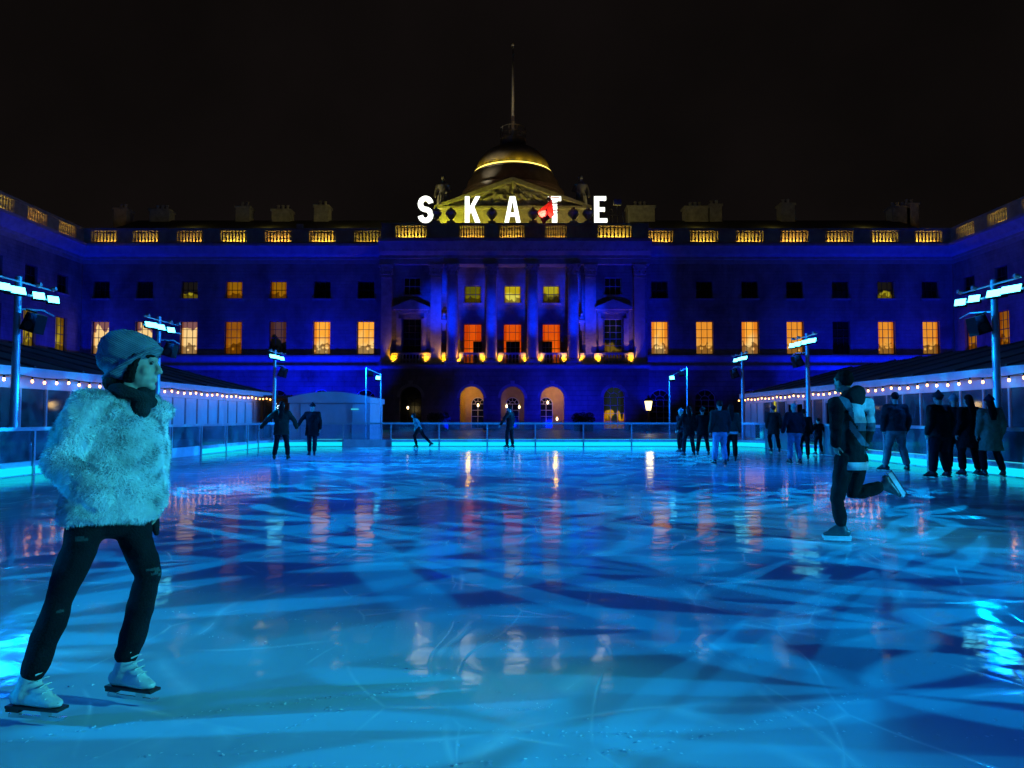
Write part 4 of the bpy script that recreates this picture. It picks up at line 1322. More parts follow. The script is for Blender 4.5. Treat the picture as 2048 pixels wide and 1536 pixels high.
b = MB(); b.box(-0.75, -0.68, 0, 1.6, 0, 2.35); b.box(0.68, 0.75, 0, 1.6, 0, 2.35); b.box(-0.68, 0.68, 1.5, 1.6, 0, 2.35); b.box(-0.8, 0.8, -0.1, 1.7, 2.35, 2.5)
b.build("shelter_wall", M_shade, root)
rnd = random.Random(5)
b = MB()
for k in range(16):
    b.ball((rnd.uniform(-0.12, 0.12), 0.3 + rnd.uniform(-.1, .1), 1.45 + rnd.random() * 0.62), 0.028, n=6)
b.build("fairy_light", emat("fairy_light", (0.6, 0.9, 1.0), 3.0), root)
# ------------------------------------------------------------------ people
CLOTH = {}
def cloth(col, rough=0.9, name="cloth"):
    k = (name, tuple(round(c, 3) for c in col))
    if k not in CLOTH:
        CLOTH[k] = pmat("%s_%d" % (name, len(CLOTH)), col, rough, var=0.22, scale=14, bump=0.35, bscale=120, spec=0.15)
    return CLOTH[k]
M_skin = pmat("skin", (0.38, 0.25, 0.19), 0.55, var=0.1, scale=10, spec=0.35)
M_hairdark = pmat("dark_hair", (0.010, 0.007, 0.006), 0.7, var=0.3, scale=30, bump=0.5, bscale=90, spec=0.08)
M_blade = pmat("blade_steel", (0.65, 0.68, 0.70), 0.18, metal=1.0, var=0.1)
M_bootb = pmat("black_boot", (0.015, 0.015, 0.017), 0.4, var=0.2, scale=9)
M_bootw = pmat("white_boot", (0.50, 0.50, 0.48), 0.4, var=0.15, scale=9, bump=0.2)
M_sole = pmat("boot_sole", (0.02, 0.015, 0.012), 0.45)

def frame_of(f, up):
    f = V(f).normalized(); u = V(up); u = (u - f * u.dot(f)).normalized()
    r = f.cross(u)
    return r, f, u
def rmat(r, f, u):
    return Matrix(((r.x, f.x, u.x), (r.y, f.y, u.y), (r.z, f.z, u.z)))

def hand(b, w, d, n, s=1.0, curl=0.35, thumb_side=1):
    """palm and five bent fingers; d along the hand, n out of the palm"""
    d = V(d).normalized(); n = V(n); n = (n - d * n.dot(d)).normalized(); sd = d.cross(n) * thumb_side
    b.ball(w + d * 0.045 * s, (0.040 * s, 0.052 * s, 0.017 * s), rmat(sd, d, n), 10)
    for k, (o, ln) in enumerate(((0.027, .072), (0.010, .082), (-0.009, .076), (-0.026, .060))):
        p = w + d * 0.085 * s + sd * o * s
        q1 = p + (d * math.cos(curl) + n * math.sin(curl)) * ln * 0.45 * s
        q2 = q1 + (d * math.cos(curl * 2.2) + n * math.sin(curl * 2.2)) * ln * 0.32 * s
        q3 = q2 + (d * math.cos(curl * 3) + n * math.sin(curl * 3)) * ln * 0.25 * s
        b.tube([p - d * 0.015 * s, p, q1, q2, q3], [0.0095 * s, 0.0095 * s, 0.009 * s, 0.008 * s, 0.0065 * s], 6, round_ends=True)
    p = w + d * 0.028 * s + sd * 0.034 * s
    q1 = p + (d * 0.6 + sd * 0.75 + n * 0.25).normalized() * 0.036 * s
    q2 = q1 + (d * 0.85 + sd * 0.3 + n * 0.4).normalized() * 0.030 * s
    b.tube([p - sd * 0.015 * s, p, q1, q2], [0.012 * s, 0.012 * s, 0.010 * s, 0.008 * s], 6, round_ends=True)

def head_shapes(b, c, f, u, s=1.0):
    r, f, u = frame_of(f, u)
    m = rmat(r, f, u)
    P = lambda x, y, z: c + (r * x + f * y + u * z) * s
    S = lambda *a: tuple(k * s for k in a)
    b.ball(P(0, -0.008, 0.02), S(0.074, 0.094, 0.098), m, 16)
    b.ball(P(0, 0.022, -0.045), S(0.060, 0.070, 0.072), m, 14)
    b.ball(P(0, 0.070, -0.096), S(0.026, 0.022, 0.020), m, 10)            # chin
    b.ball(P(0, 0.076, 0.030), S(0.052, 0.020, 0.016), m, 10)             # brow
    b.tube([P(0, 0.084, 0.018), P(0, 0.099, -0.008), P(0, 0.107, -0.026)], S(0.010, 0.012, 0.013), 8, round_ends=True)
    for sx in (-1, 1):
        b.ball(P(sx * 0.012, 0.098, -0.030), S(0.010, 0.011, 0.009), m, 8)   # nostril wings
        b.ball(P(sx * 0.034, 0.050, -0.022), S(0.030, 0.026, 0.034), m, 10)   # cheek
        b.ball(P(sx * 0.075, -0.006, -0.012), S(0.011, 0.022, 0.032), m, 8)  # ear
    b.ball(P(0, 0.090, -0.056), S(0.024, 0.010, 0.0065), m, 8)
    b.ball(P(0, 0.087, -0.069), S(0.021, 0.011, 0.0075), m, 8)

DEF = dict(pel=(0, 0, 1.00), che=(0, 0.01, 1.30), nek=(0, 0, 1.51), hed=(0, 0.025, 1.685),
           shL=(-.185, 0, 1.455), shR=(.185, 0, 1.455), elL=(-.25, -.04, 1.19), elR=(.25, -.04, 1.19), wrL=(-.26, .05, .95), wrR=(.26, .05, .95),
           hiL=(-.09, 0, .97), hiR=(.09, 0, .97), knL=(-.11, .05, .56), knR=(.11, .05, .56), anL=(-.12, 0, .165), anR=(.12, 0, .165),
           toL=(-.15, 1, 0), toR=(.15, 1, 0), upL=(0, 0, 1), upR=(0, 0, 1), face=(0, 1, 0), hup=(0, 0, 1), chx=(1, 0, 0), pex=(1, 0, 0))
DIRS = ('toL', 'toR', 'upL', 'upR', 'face', 'hup', 'chx', 'pex')

def person(label, base, facing, h=1.81, pose=None, lean=0.0, twist=0.0, coat=(0.02, 0.02, 0.02), legs=(0.02, 0.02, 0.022), boots=None, hair=M_hairdark, hat=None, longhair=False, hood=None,
           hem=0.90, bulk=1.0, legbulk=1.0, vox=0.017, J=None, coat_mats=None, coat_fn=None, leg_mats=None, leg_fn=None, sole_mat=None, group="skaters on the rink", pocket=(), scarf=None, head_s=1.0, body_vox=None, hem_strip=None, smooth=4, neckdrop=0.0, sep='', thick_sole=False):
    base = V(base)
    s = h / 1.81
    if J is None:
        D = dict(DEF); D.update(pose or {})
        up = {'che', 'nek', 'hed', 'shL', 'shR', 'elL', 'elR', 'wrL', 'wrR'}
        Rl = Matrix.Rotation(R(-lean), 3, 'X'); Rt = Matrix.Rotation(R(twist), 3, 'Z')
        pel = V(D['pel'])
        Rz = Matrix.Rotation(R(facing), 3, 'Z')
        J = {}
        for k, v in D.items():
            v = V(v)
            if k in up and (pose is None or k not in pose or k in ('elL', 'elR', 'wrL', 'wrR')):
                v = Rl @ (Rt @ (v - pel)) + pel
            if k == 'chx':
                v = Rt @ v
            J[k] = Rz @ v if k in DIRS else Rz @ (v * s)
    else:
        J = {k: (V(v) if k in DIRS else V(v) - base) for k, v in J.items()}
        for k in DEF:
            if k not in J: J[k] = V(DEF[k])
    root = thing("person", label, "person", base, 0, group)
    boots = boots or M_bootb
    chx, pex = J['chx'].normalized(), J['pex'].normalized()
    # --- body (skin), one continuous surface
    b = MB()
    head_shapes(b, J['hed'], J['face'], J['hup'], s * head_s)
    hb = J['hed'] - J['hup'].normalized() * 0.06 * s - J['face'].normalized() * 0.02 * s
    b.tube([J['nek'] - V((0, 0, 0.06 * s)), J['nek'], hb], [0.062 * s, 0.056 * s, 0.054 * s], 12)
    b.tube([J['pel'] - V((0, 0, .05 * s)), J['pel'].lerp(J['che'], .5), J['che'], J['nek'] - V((0, 0, .05 * s)), J['nek']], [(.14 * s, .10 * s), (.125 * s, .09 * s), (.15 * s, .10 * s), (.13 * s, .075 * s), (.06 * s, .06 * s)], 14, ref=chx)
    for S_ in 'LR':
        b.tube([J['sh' + S_], J['el' + S_], J['wr' + S_]], [.045 * s, .036 * s, .027 * s], 10, round_ends=True)
        b.tube([J['sh' + S_], J['nek'] - V((0, 0, .05 * s))], [.045 * s, .05 * s], 10, round_ends=True)
        b.tube([J['hi' + S_], J['kn' + S_], J['an' + S_]], [.075 * s, .052 * s, .036 * s], 10, round_ends=True)
        if S_ not in pocket:
            d = (J['wr' + S_] - J['el' + S_]).normalized()
            n = (J['pel'] - J['wr' + S_]); n = n if n.length > .05 else V((0, 0, 1))
            hand(b, J['wr' + S_], d, n, s, 0.35, 1 if S_ == 'L' else -1)
    remeshed(b, body_vox or 0.011, "body", M_skin, root, smooth=2 if not body_vox else 5)
    # --- trousers
    b = MB()
    k = legbulk * s
    b.ball(J['pel'] - V((0, 0, .035 * s)), (.165 * k, .125 * k, .13 * k), rmat(pex, V((0, 0, 1)).cross(pex), V((0, 0, 1))), 16)
    for S_ in 'LR':
        h_, kn, an = J['hi' + S_], J['kn' + S_], J['an' + S_]
        upv = J['up' + S_].normalized()
        an2 = an + (kn - an).normalized() * 0.055 * s
        b.tube([h_ + V((0, 0, .02)), h_.lerp(kn, .45), kn, kn.lerp(an, .35), an2], [.098 * k, .086 * k, .065 * k, .068 * k, .061 * k], 14, round_ends=True)
    wr = random.Random(sum(ord(q) * (i_ + 1) for i_, q in enumerate(label)))
    off = V((wr.random() * 50, wr.random() * 50, 0))
    fold = lambda a: lambda p: a * (noise.noise((p + off) * 9.0) + 0.5 * noise.noise((p + off) * 21.0))
    remeshed(b, vox, "trousers", leg_mats or cloth(legs, name="trouser_cloth"), root, smooth=smooth, matfn=leg_fn, disp=fold(0.009))
    # --- jacket or coat
    b = MB()
    k = bulk * s
    pelv, che, nek = J['pel'], J['che'], J['nek']
    axis = (che - pelv).normalized()
    hemz = (hem - 1.0) * s
    hp = pelv + V((0, 0, hemz)) if hem < 0.95 else pelv + axis * hemz
    flare = 1.0 + max(0, 0.9 - hem) * 0.55
    b.tube([hp, pelv.lerp(hp, .4) + axis * .02, pelv.lerp(che, .45), che, che.lerp(nek, .55), nek - V((0, 0, .02 * s)) - V((0, 0, neckdrop)), nek + V((0, 0, .025 * s)) - V((0, 0, neckdrop * 1.6))],
           [(.185 * k * flare, .142 * k * flare), (.182 * k, .138 * k), (.170 * k, .126 * k), (.192 * k, .138 * k), (.178 * k, .115 * k), (.085 * k, .080 * k), (.072 * k, .072 * k)], 18, ref=chx)
    sleeves = []
    torso = b
    for S_ in 'LR':
        sh, el, wr_ = J['sh' + S_], J['el' + S_], J['wr' + S_]
        b = MB() if S_ in sep else torso
        if S_ in sep: sleeves.append(b)
        inn = che.lerp(nek, .6).lerp(sh, .45)
        b.tube([inn, sh], [.082 * k, .078 * k], 12, round_ends=True)
        b.tube([sh, sh.lerp(el, .5), el, el.lerp(wr_, .6), wr_], [.076 * k, .068 * k, .060 * k, .054 * k, .046 * k], 12, round_ends=True)
    b = torso
    jk = remeshed(b, vox, "jacket" if hem > 0.78 else "coat", coat_mats or cloth(coat, name="coat_cloth"), root, smooth=smooth, matfn=coat_fn, disp=fold(0.014))
    for sb in sleeves:
        remeshed(sb, vox, "sleeve", coat_mats or cloth(coat, name="coat_cloth"), jk, smooth=smooth, disp=fold(0.012))
    if hem_strip:
        b = MB(); b.tube([hp - V((0, 0, .05 * s)), hp + V((0, 0, .03 * s))], [(.196 * k, .152 * k)] * 2, 24, ref=chx); b.build("shirt_hem", hem_strip, root, smooth=True)
    # --- skates
    for S_ in 'LR':
        A = J['an' + S_]
        r, f, u = frame_of(J['to' + S_], J['up' + S_])
        kn = J['kn' + S_]
        m = rmat(r, f, u)
        P = lambda x, y, z: A + (r * x + f * y + u * z) * s
        b = MB()
        b.tube([A + (kn - A).normalized() * .10 * s, A, P(0, -.015, -.05)], [.046 * s, .046 * s, .05 * s], 12, round_ends=True)
        b.tube([P(0, -.055, -.066), P(0, 0, -.062), P(0, .07, -.070), P(0, .135, -.080), P(0, .165, -.083)], [(.036 * s, .040 * s), (.040 * s, .042 * s), (.042 * s, .036 * s), (.040 * s, .026 * s), (.026 * s, .018 * s)], 12, ref=r, round_ends=True)
        b.tube([P(0, .01, .0), P(0, .10, -.055)], [.036 * s, .03 * s], 10, round_ends=True)
        sk = remeshed(b, min(vox, 0.012), "skate_boot", boots, root, smooth=2)
        b = MB()
        b.M = Matrix.Translation(A) @ m.to_4x4() @ Matrix.Scale(s, 4)
        b.box(-.034, .034, -.09, .19, -.112, -.100)
        b.box(-.030, .030, -.09, -.02, -.128, -.112)
        if thick_sole: b.box(-.026, .026, -.085, .17, -.146, -.128); b.box(-.028, .028, -.02, .185, -.128, -.1125)
        b.build("sole", sole_mat or M_sole, sk)
        b = MB(); b.M = Matrix.Translation(A) @ m.to_4x4() @ Matrix.Scale(s, 4)
        b.prism([], 0, 0) if False else None
        pf = [(-.10, -.163), (.17, -.163), (.205, -.150), (.21, -.138), (.16, -.146), (-.10, -.146)]
        for sx in (-1, 1):
            pass
        vs = [(-.004, y, z) for y, z in pf] + [(.004, y, z) for y, z in pf]
        n = len(pf)
        b.add(vs, [tuple(range(n)), tuple(range(2 * n - 1, n - 1, -1))] + [(i, n + i, n + (i + 1) % n, (i + 1) % n) for i in range(n)])
        for y in (-.06, .10):
            b.box(-.009, .009, y - .022, y + .022, -.1475, -.1005 if y > 0 else -.127)
        b.build("blade", M_blade, sk)
    # --- hair and headgear
    r, f, u = frame_of(J['face'], J['hup'])
    m = rmat(r, f, u); c = J['hed']; hs = s * head_s
    P = lambda x, y, z: c + (r * x + f * y + u * z) * hs
    SS = lambda *a: tuple(q * hs for q in a)
    if hair:
        b = MB()
        b.ball(P(0, -.020, .034), SS(.082, .100, .098), m, 16)
        if longhair:
            b.ball(P(0, -.05, -.04), SS(.085, .07, .10), m, 14)
            b.tube([P(0, -.075, 0), P(0, -.095, -.12), J['nek'] - f * .13 * s - V((0, 0, .10 * s)), J['nek'] - f * .145 * s - V((0, 0, .22 * s))], [(.075 * hs, .05 * hs), (.085 * hs, .045 * hs), (.09 * hs, .03 * hs), (.06 * hs, .02 * hs)], 12, ref=r, round_ends=True)
        remeshed(b, 0.010, "hair", hair, root, smooth=2, disp=lambda p: 0.004 * noise.noise((p + off) * 60))
    if hat:
        b = MB()
        b.ball(P(0, -.018, .055), SS(.094, .110, .090), m, 16)
        b.tube([P(.094 * math.cos(a), -.008 + .108 * math.sin(a), .045 - .015 * math.sin(a)) for a in [2 * math.pi * i / 20 for i in range(21)]], [(.014 * hs, .024 * hs)] * 21, 8, ref=u)
        b.ball(P(0, -.02, .15), SS(.03, .03, .03), m, 10)
        remeshed(b, 0.011, "beanie", hat, root, smooth=2)
    if hood:
        b = MB()
        b.tube([J['nek'] + r * .10 * s * math.cos(a) - f * (.06 + .05 * math.sin(a)) * s + u * (.03 - .03 * math.cos(2 * a)) * s for a in [math.pi * i / 10 for i in range(-1, 12)]], [.045 * s] * 13, 10, round_ends=True)
        b.ball(J['nek'] - f * .105 * s - u * .03 * s, SS(.12, .045, .10), m, 12)
        remeshed(b, 0.012, "hood", hood, root, smooth=3)
    if scarf:
        b = MB()
        b.tube([J['nek'] + V((0, 0, .045 * s)) + (r * math.cos(a) * .085 + f * math.sin(a) * .085) * s for a in [2 * math.pi * i / 16 for i in range(17)]], [(.035 * s, .05 * s)] * 17, 10, ref=u)
        remeshed(b, 0.012, "scarf", scarf, root, smooth=3)
    return root, J, base

def stand(u_, v_, **kw):
    return ground(u_, v_ )
WIDE = dict(knL=(-.15, .06, .56), knR=(.15, .06, .56), anL=(-.20, -.02, .165), anR=(.20, .02, .165), pel=(0, 0, .985))
STEP = dict(knL=(-.10, .10, .57), knR=(.10, -.02, .56), anL=(-.11, .16, .165), anR=(.12, -.16, .165), pel=(0, 0, .985))
OUT = dict(elL=(-.40, -.02, 1.27), wrL=(-.60, .02, 1.10), elR=(.37, -.02, 1.24), wrR=(.45, .03, 1.01))
blk, nvy, dgr = (0.006, 0.006, 0.007), (0.008, 0.010, 0.016), (0.014, 0.018, 0.017)
jean, pale, khaki = (0.16, 0.20, 0.32), (0.20, 0.23, 0.25), (0.16, 0.17, 0.16)

def sk(u_, v_, top, label, facing, **kw):
    p = ground(u_, v_)
    zt_ = at(u_, top, p.y).z
    kw['bulk'] = kw.get('bulk', 1.0) * 1.12; kw['legbulk'] = kw.get('legbulk', 1.0) * 1.16
    return person(label, p, facing, h=zt_ / 1.0, **kw)
# far left pair
sk(562, 921, 803, "long-haired skater in dark green parka, left of the pair before the kiosk", 8, pose={**WIDE, **OUT, 'wrL': (-.62, .10, 1.02)}, coat=(0.014, 0.020, 0.013), legs=blk, hem=.80, bulk=1.12, longhair=True, boots=cloth((0.05, 0.04, 0.02)))
sk(624, 913, 807, "skater in black coat and dark hat, right of the pair before the kiosk", 188, pose={**STEP, 'elR': (.36, .02, 1.26), 'wrR': (.46, .12, 1.06), 'anL': (-.08, .06, .165), 'anR': (.1, -.08, .165)}, coat=blk, legs=nvy, hem=.72, bulk=1.1, hat=cloth((0.01, 0.01, 0.012)))
# the striding child-sized skater
sk(838, 896, 824, "skater striding left along the far barrier in dark top with pale arms", 82, lean=22, pose={'pel': (0, 0, .95), 'knL': (-.1, .22, .60), 'anL': (-.1, .10, .165), 'knR': (.1, -.22, .60), 'anR': (.12, -.56, .27), 'toR': (.2, .75, -.55), 'upR': (0, .55, .8), 'elL': (-.24, -.10, 1.18), 'wrL': (-.25, .12, 1.02), 'elR': (.24, -.10, 1.18), 'wrR': (.25, .12, 1.02)},
   coat=(0.10, 0.13, 0.15), legs=blk, hem=.95, bulk=.92, longhair=True)
sk(1020, 897, 811, "skater all in black gliding alone by the centre of the far barrier", 60, pose={**STEP, 'elL': (-.34, .10, 1.22), 'wrL': (-.42, .22, 1.0), 'anL': (-.06, .10, .165), 'anR': (.06, -.10, .165)}, coat=blk, legs=blk, hem=.80)
# group right of centre
sk(1378, 913, 812, "skater in long black coat, leftmost of the group right of centre", 10, pose={**WIDE, 'elL': (-.33, -.02, 1.22), 'wrL': (-.38, .05, .98)}, coat=blk, legs=nvy, hem=.76, longhair=True)
sk(1406, 912, 815, "skater in black with a cap, second from the left in the group right of centre", -12, pose={**WIDE}, coat=blk, legs=blk, hem=.78, hat=cloth((0.012, 0.012, 0.015)))
sk(1441, 931, 801, "skater in dark jacket and light blue jeans in the group right of centre", 5, pose={'anL': (-.13, .10, .165), 'anR': (.12, -.06, .165)}, coat=dgr, legs=(0.22, 0.27, 0.42), hem=.93, bulk=1.1, legbulk=1.08)
sk(1463, 924, 808, "slim skater with pale shirt hem half hidden behind light blue jeans", -15, coat=(0.02, 0.03, 0.022), legs=blk, hem=.92, hem_strip=cloth((0.4, 0.42, 0.42)), longhair=True)
sk(1363, 906, 818, "skater with pale cap behind the leftmost of the group right of centre", 40, coat=(0.03, 0.03, 0.04), legs=blk, hair=None, hat=cloth((0.32, 0.33, 0.36)), hem=.85)
# right middle
sk(1548, 905, 811, "skater in long dark coat beneath the small yellow panel", -10, pose={**WIDE, 'anL': (-.10, .0, .165)}, coat=dgr, legs=blk, hem=.72, bulk=1.05, hat=cloth((0.02, 0.03, 0.05)))
sk(1590, 929, 806, "skater in dark padded jacket and light jeans left of the child", 4, pose={'elL': (-.31, -.04, 1.20), 'wrL': (-.34, .02, .97), 'anL': (-.12, .06, .165), 'anR': (.13, -.06, .165)}, coat=nvy, legs=jean, hem=.93, bulk=1.14, legbulk=1.05, hair=pmat("grey_hair", (0.16, 0.16, 0.17), .6))
sk(1609, 920, 818, "skater in black mostly hidden behind the one in the padded jacket", -20, coat=blk, legs=blk, hem=.88)
sk(1638, 910, 836, "child skater in black, arms a little out, beside the mast foot", 15, pose={**WIDE, 'elL': (-.34, -.02, 1.22), 'wrL': (-.44, .06, 1.04), 'elR': (.32, -.02, 1.2), 'wrR': (.38, .06, 1.0)}, coat=blk, legs=blk, hem=.90, head_s=1.15)
# right front group
sk(1794, 944, 784, "skater in dark sweater and pale trousers right of the gliding man", -4, pose={**WIDE, 'anL': (-.24, .02, .165), 'anR': (.22, -.02, .165), 'toL': (-.8, .6, 0), 'elL': (-.28, -.02, 1.18), 'elR': (.28, -.02, 1.18)}, coat=(0.016, 0.022, 0.024), legs=khaki, hem=.94, bulk=1.08, legbulk=1.1, vox=.014)
sk(1882, 958, 784, "broad skater in black jacket, leftmost of the group of four on the right", 12, pose={'anL': (-.16, .03, .165), 'anR': (.17, .0, .165), 'toL': (-.7, .7, 0)}, coat=blk, legs=nvy, hem=.86, bulk=1.2, legbulk=1.2, vox=.014, hat=cloth((0.03, 0.035, 0.04)))
sk(1912, 950, 790, "skater in dark clothes with pale cap behind the broad one on the right", -30, coat=blk, legs=blk, hem=.85, hair=None, hat=cloth((0.22, 0.26, 0.28)), vox=.015)
sk(1942, 954, 789, "skater in long black coat between the broad one and the beige coat", 6, pose={**WIDE}, coat=(0.009, 0.007, 0.007), legs=blk, hem=.66, vox=.014, longhair=True)
sk(1984, 956, 792, "skater in knee-length beige coat and dark hat at the far right", -6, pose={**WIDE, 'anL': (-.14, .02, .165), 'anR': (.24, .0, .165), 'elL': (-.24, -.02, 1.18)}, coat=(0.17, 0.15, 0.105), legs=blk, hem=.62, bulk=1.05, vox=.014, longhair=True, hat=cloth((0.012, 0.015, 0.03)))

# ------------------------------------------------------------------ the gliding man
Ym = 7.2
A = lambda u_, v_, dy=0.0: at(u_, v_, Ym + dy)
fwd = V((-0.86, 0.5, 0)).normalized(); rt = V((fwd.y, -fwd.x, 0))
base = ground(1672, 1084)
Jm = dict(pel=A(1703, 915), che=A(1703, 840), nek=A(1697, 790), hed=A(1686, 764), shL=A(1672, 808, -.16), shR=A(1732, 808, .17), elL=A(1672, 858, -.24), elR=A(1738, 858, .22), wrL=A(1672, 888, -.16), wrR=A(1728, 893, .16),
          hiL=A(1690, 922, -.06), hiR=A(1716, 922, .07), knL=A(1674, 1000, -.05), knR=A(1706, 990, .10), anL=A(1683, 1053, .0), anR=A(1766, 972, .08),
          toL=V((-1, .22, 0)), upL=V((0, 0, 1)), toR=V((.50, -.10, -.86)), upR=V((-.86, .1, -.5)), face=V((-.45, .89, .02)), hup=V((-.04, .02, 1)), chx=rt, pex=rt)
Jm['anL'].z = 0.165
base.z = 0
zfoot = Jm['anL'].copy()
gcol = cloth((0.010, 0.012, 0.012), name="coat_cloth"); gpan = cloth((0.07, 0.10, 0.14), name="coat_cloth"); gwht = cloth((0.34, 0.39, 0.41), name="coat_cloth")
def man_zone(c, n):
    w_ = c + base
    d = w_ - V((0, 0, CH))
    fz = d.y * CP + d.z * SP
    u_ = 1024 + FPX * d.x / fz; v_ = 768 - FPX * (-d.y * SP + d.z * CP) / fz
    if n.dot(-fwd) < -0.2: return 0
    if u_ > 1703 + (v_ - 795) * 0.12 and 796 < v_ < 846: return 2
    k = (u_ - 1668) - (v_ - 782) * 0.62
    if 2 < k < 20 and v_ < 852: return 1
    k = (u_ - 1693) - (v_ - 842) * 0.75
    if -6 < k < 9 and 842 < v_ < 892: return 1
    if v_ > 842 and v_ < 862 and u_ > 1716: return 1
    return 0
person("man in black jacket with pale back panel gliding on one leg", base, 0, h=1.76, J=Jm, coat_mats=[gcol, gpan, gwht], coat_fn=man_zone, legs=(0.010, 0.016, 0.016), hem=.93, bulk=1.02, legbulk=1.03,
       vox=.009, body_vox=.008, hair=M_hairdark, hood=gcol, hem_strip=cloth((0.55, 0.58, 0.58)), boots=pmat("hire_boot", (0.07, 0.08, 0.085), .35), sole_mat=pmat("pale_sole", (0.70, 0.73, 0.73), .4), group=None, head_s=.98, thick_sole=True)

# ------------------------------------------------------------------ the woman in the fur jacket
Yw = 3.1
A = lambda u_, v_, Y_=3.1: at(u_, v_, Y_)
base = V(((ground(52, 1440).x + ground(245, 1405).x) / 2, 3.08, 0))
cfw = V((0.85, -0.53, 0)).normalized(); crt = V((cfw.y, -cfw.x, 0))
Jw = dict(pel=A(222, 1015), che=A(232, 885), nek=A(258, 792, 3.12), hed=A(271, 731, 3.13), shR=A(178, 822, 2.96), shL=A(292, 825, 3.24), elR=A(118, 926, 2.84), elL=A(306, 915, 3.30), wrR=A(196, 992, 2.80), wrL=A(306, 1000, 3.27),
          hiR=A(183, 1030, 3.02), hiL=A(258, 1035, 3.15), knR=A(123, 1190, 2.98), knL=A(297, 1150, 3.17), anR=A(57, 1352, 2.97), anL=A(250, 1322, 3.18),
          toR=V((.98, -.18, 0.0)), toL=V((.95, -.28, 0)), upR=V((0, 0, 1)), upL=V((0, 0, 1)), face=V((.98, .20, -.02)), hup=V((.06, 0, 1)), chx=crt, pex=crt)
Jw['anR'].z = 0.165; Jw['anL'].z = 0.165
M_fur = pmat("pale_fake_fur", (0.80, 0.80, 0.77), 0.95, var=0.30, scale=7, bump=0.3, bscale=60, spec=0.05)
M_fskin = M_skin
jn = cloth((0.006, 0.006, 0.008), name="black_denim"); rip = cloth((0.04, 0.05, 0.05), name="frayed_denim")
def px(c):
    d = c + base - V((0, 0, CH)); fz = d.y * CP + d.z * SP
    return 1024 + FPX * d.x / fz, 768 - FPX * (-d.y * SP + d.z * CP) / fz
def rips(c, n):
    if n.y > 0.1: return 0
    u_, v_ = px(c)
    for uu, vv, a, b_ in ((162, 1078, 15, 4), (312, 1139, 22, 4), (318, 1148, 16, 3), (116, 1222, 12, 2.5), (130, 1040, 7, 3)):
        if ((u_ - uu) / a) ** 2 + ((v_ - vv) / b_) ** 2 < 1: return 1
    return 0
wroot, JJ, _ = person("woman in pale fluffy fur jacket and knitted beanie at the left", base, 0, h=1.60, J=Jw, coat_mats=[M_fur], hem=.955, bulk=1.20, leg_mats=[jn, rip], leg_fn=rips, legbulk=.95,
       vox=.010, body_vox=.0055, hair=None, head_s=1.08, boots=M_bootw, sole_mat=pmat("heel_leather", (0.02, 0.013, 0.010), .4), group=None, pocket=('R',), smooth=6, neckdrop=0.035, sep='R')
root = wroot
# slouch beanie, knitted ribs
c = JJ['hed']; r, f, u = frame_of(JJ['face'], JJ['hup'])
hs = 1.60 / 1.81 * 1.08
P = lambda x, y, z: c + (r * x + f * y + u * z) * hs
m = rmat(r, f, u)
b = MB()
# crown sits high, slouches back; opening runs from the forehead down to the nape
b.ball(P(0, .004, .074), (.090 * hs, .098 * hs, .076 * hs), m, 20)
b.ball(P(0, -.030, .085), (.094 * hs, .095 * hs, .078 * hs), m, 20)
b.ball(P(0, -.055, .075), (.098 * hs, .105 * hs, .092 * hs), m, 18)
b.ball(P(0, -.100, .030), (.076 * hs, .068 * hs, .076 * hs), m, 16)
b.ball(P(0, -.058, -.015), (.092 * hs, .074 * hs, .080 * hs), m, 16)
b.ball(P(0, -.02, .02), (.094 * hs, .080 * hs, .070 * hs), m, 16)
b.tube([P(.092 * math.cos(a), -.010 + .104 * math.sin(a), .008 + .074 * math.sin(a)) for a in [2 * math.pi * i / 28 for i in range(29)]], [(.011 * hs, .024 * hs)] * 29, 8, ref=u)
M_knit = pmat("ribbed_knit", (0.14, 0.16, 0.20), 0.95, var=0.15, scale=20, bump=0.5, bscale=160, spec=0.05)
nt_ = M_knit.node_tree
pb_ = [n_ for n_ in nt_.nodes if n_.type == 'BSDF_PRINCIPLED'][0]
tc_ = N(nt_, "ShaderNodeTexCoord"); mp_ = N(nt_, "ShaderNodeMapping"); mp_.inputs["Rotation"].default_value = (0, R(-28), 0)
wv_ = N(nt_, "ShaderNodeTexWave", Scale=42.0, Distortion=1.2, Detail=2.0); wv_.bands_direction = 'Z'
nt_.links.new(tc_.outputs["Object"], mp_.inputs["Vector"]); nt_.links.new(mp_.outputs[0], wv_.inputs["Vector"])
bp_ = N(nt_, "ShaderNodeBump", Strength=0.6, Distance=0.004)
nt_.links.new(wv_.outputs["Fac"], bp_.inputs["Height"]); nt_.links.new(bp_.outputs["Normal"], pb_.inputs["Normal"])
def rib(p):
    q = p - c
    y, z = q.dot(f), q.dot(u)
    return 0.004 * noise.noise(p * 11) + 0.0012 * math.sin(150 * (z + 0.45 * y))
remeshed(b, .005, "beanie", M_knit, root, smooth=14, disp=rib)
# hair at nape and cheek
b = MB()
b.ball(P(0, -.055, -.02), (.082 * hs, .075 * hs, .085 * hs), m, 14)
b.ball(P(0, -.075, -.075), (.075 * hs, .06 * hs, .06 * hs), m, 14)
b.ball(P(0, .040, .048), (.074 * hs, .056 * hs, .026 * hs), m, 12)
for sx in (-1, 1):
    b.tube([P(sx * .074, .022, .045), P(sx * .080, .010, -.01), P(sx * .074, -.004, -.075)], [(.012 * hs, .026 * hs), (.012 * hs, .022 * hs), (.010 * hs, .026 * hs)], 8, ref=r, round_ends=True)
remeshed(b, .006, "hair", M_hairdark, root, smooth=2, disp=lambda p: 0.003 * noise.noise(p * 90))
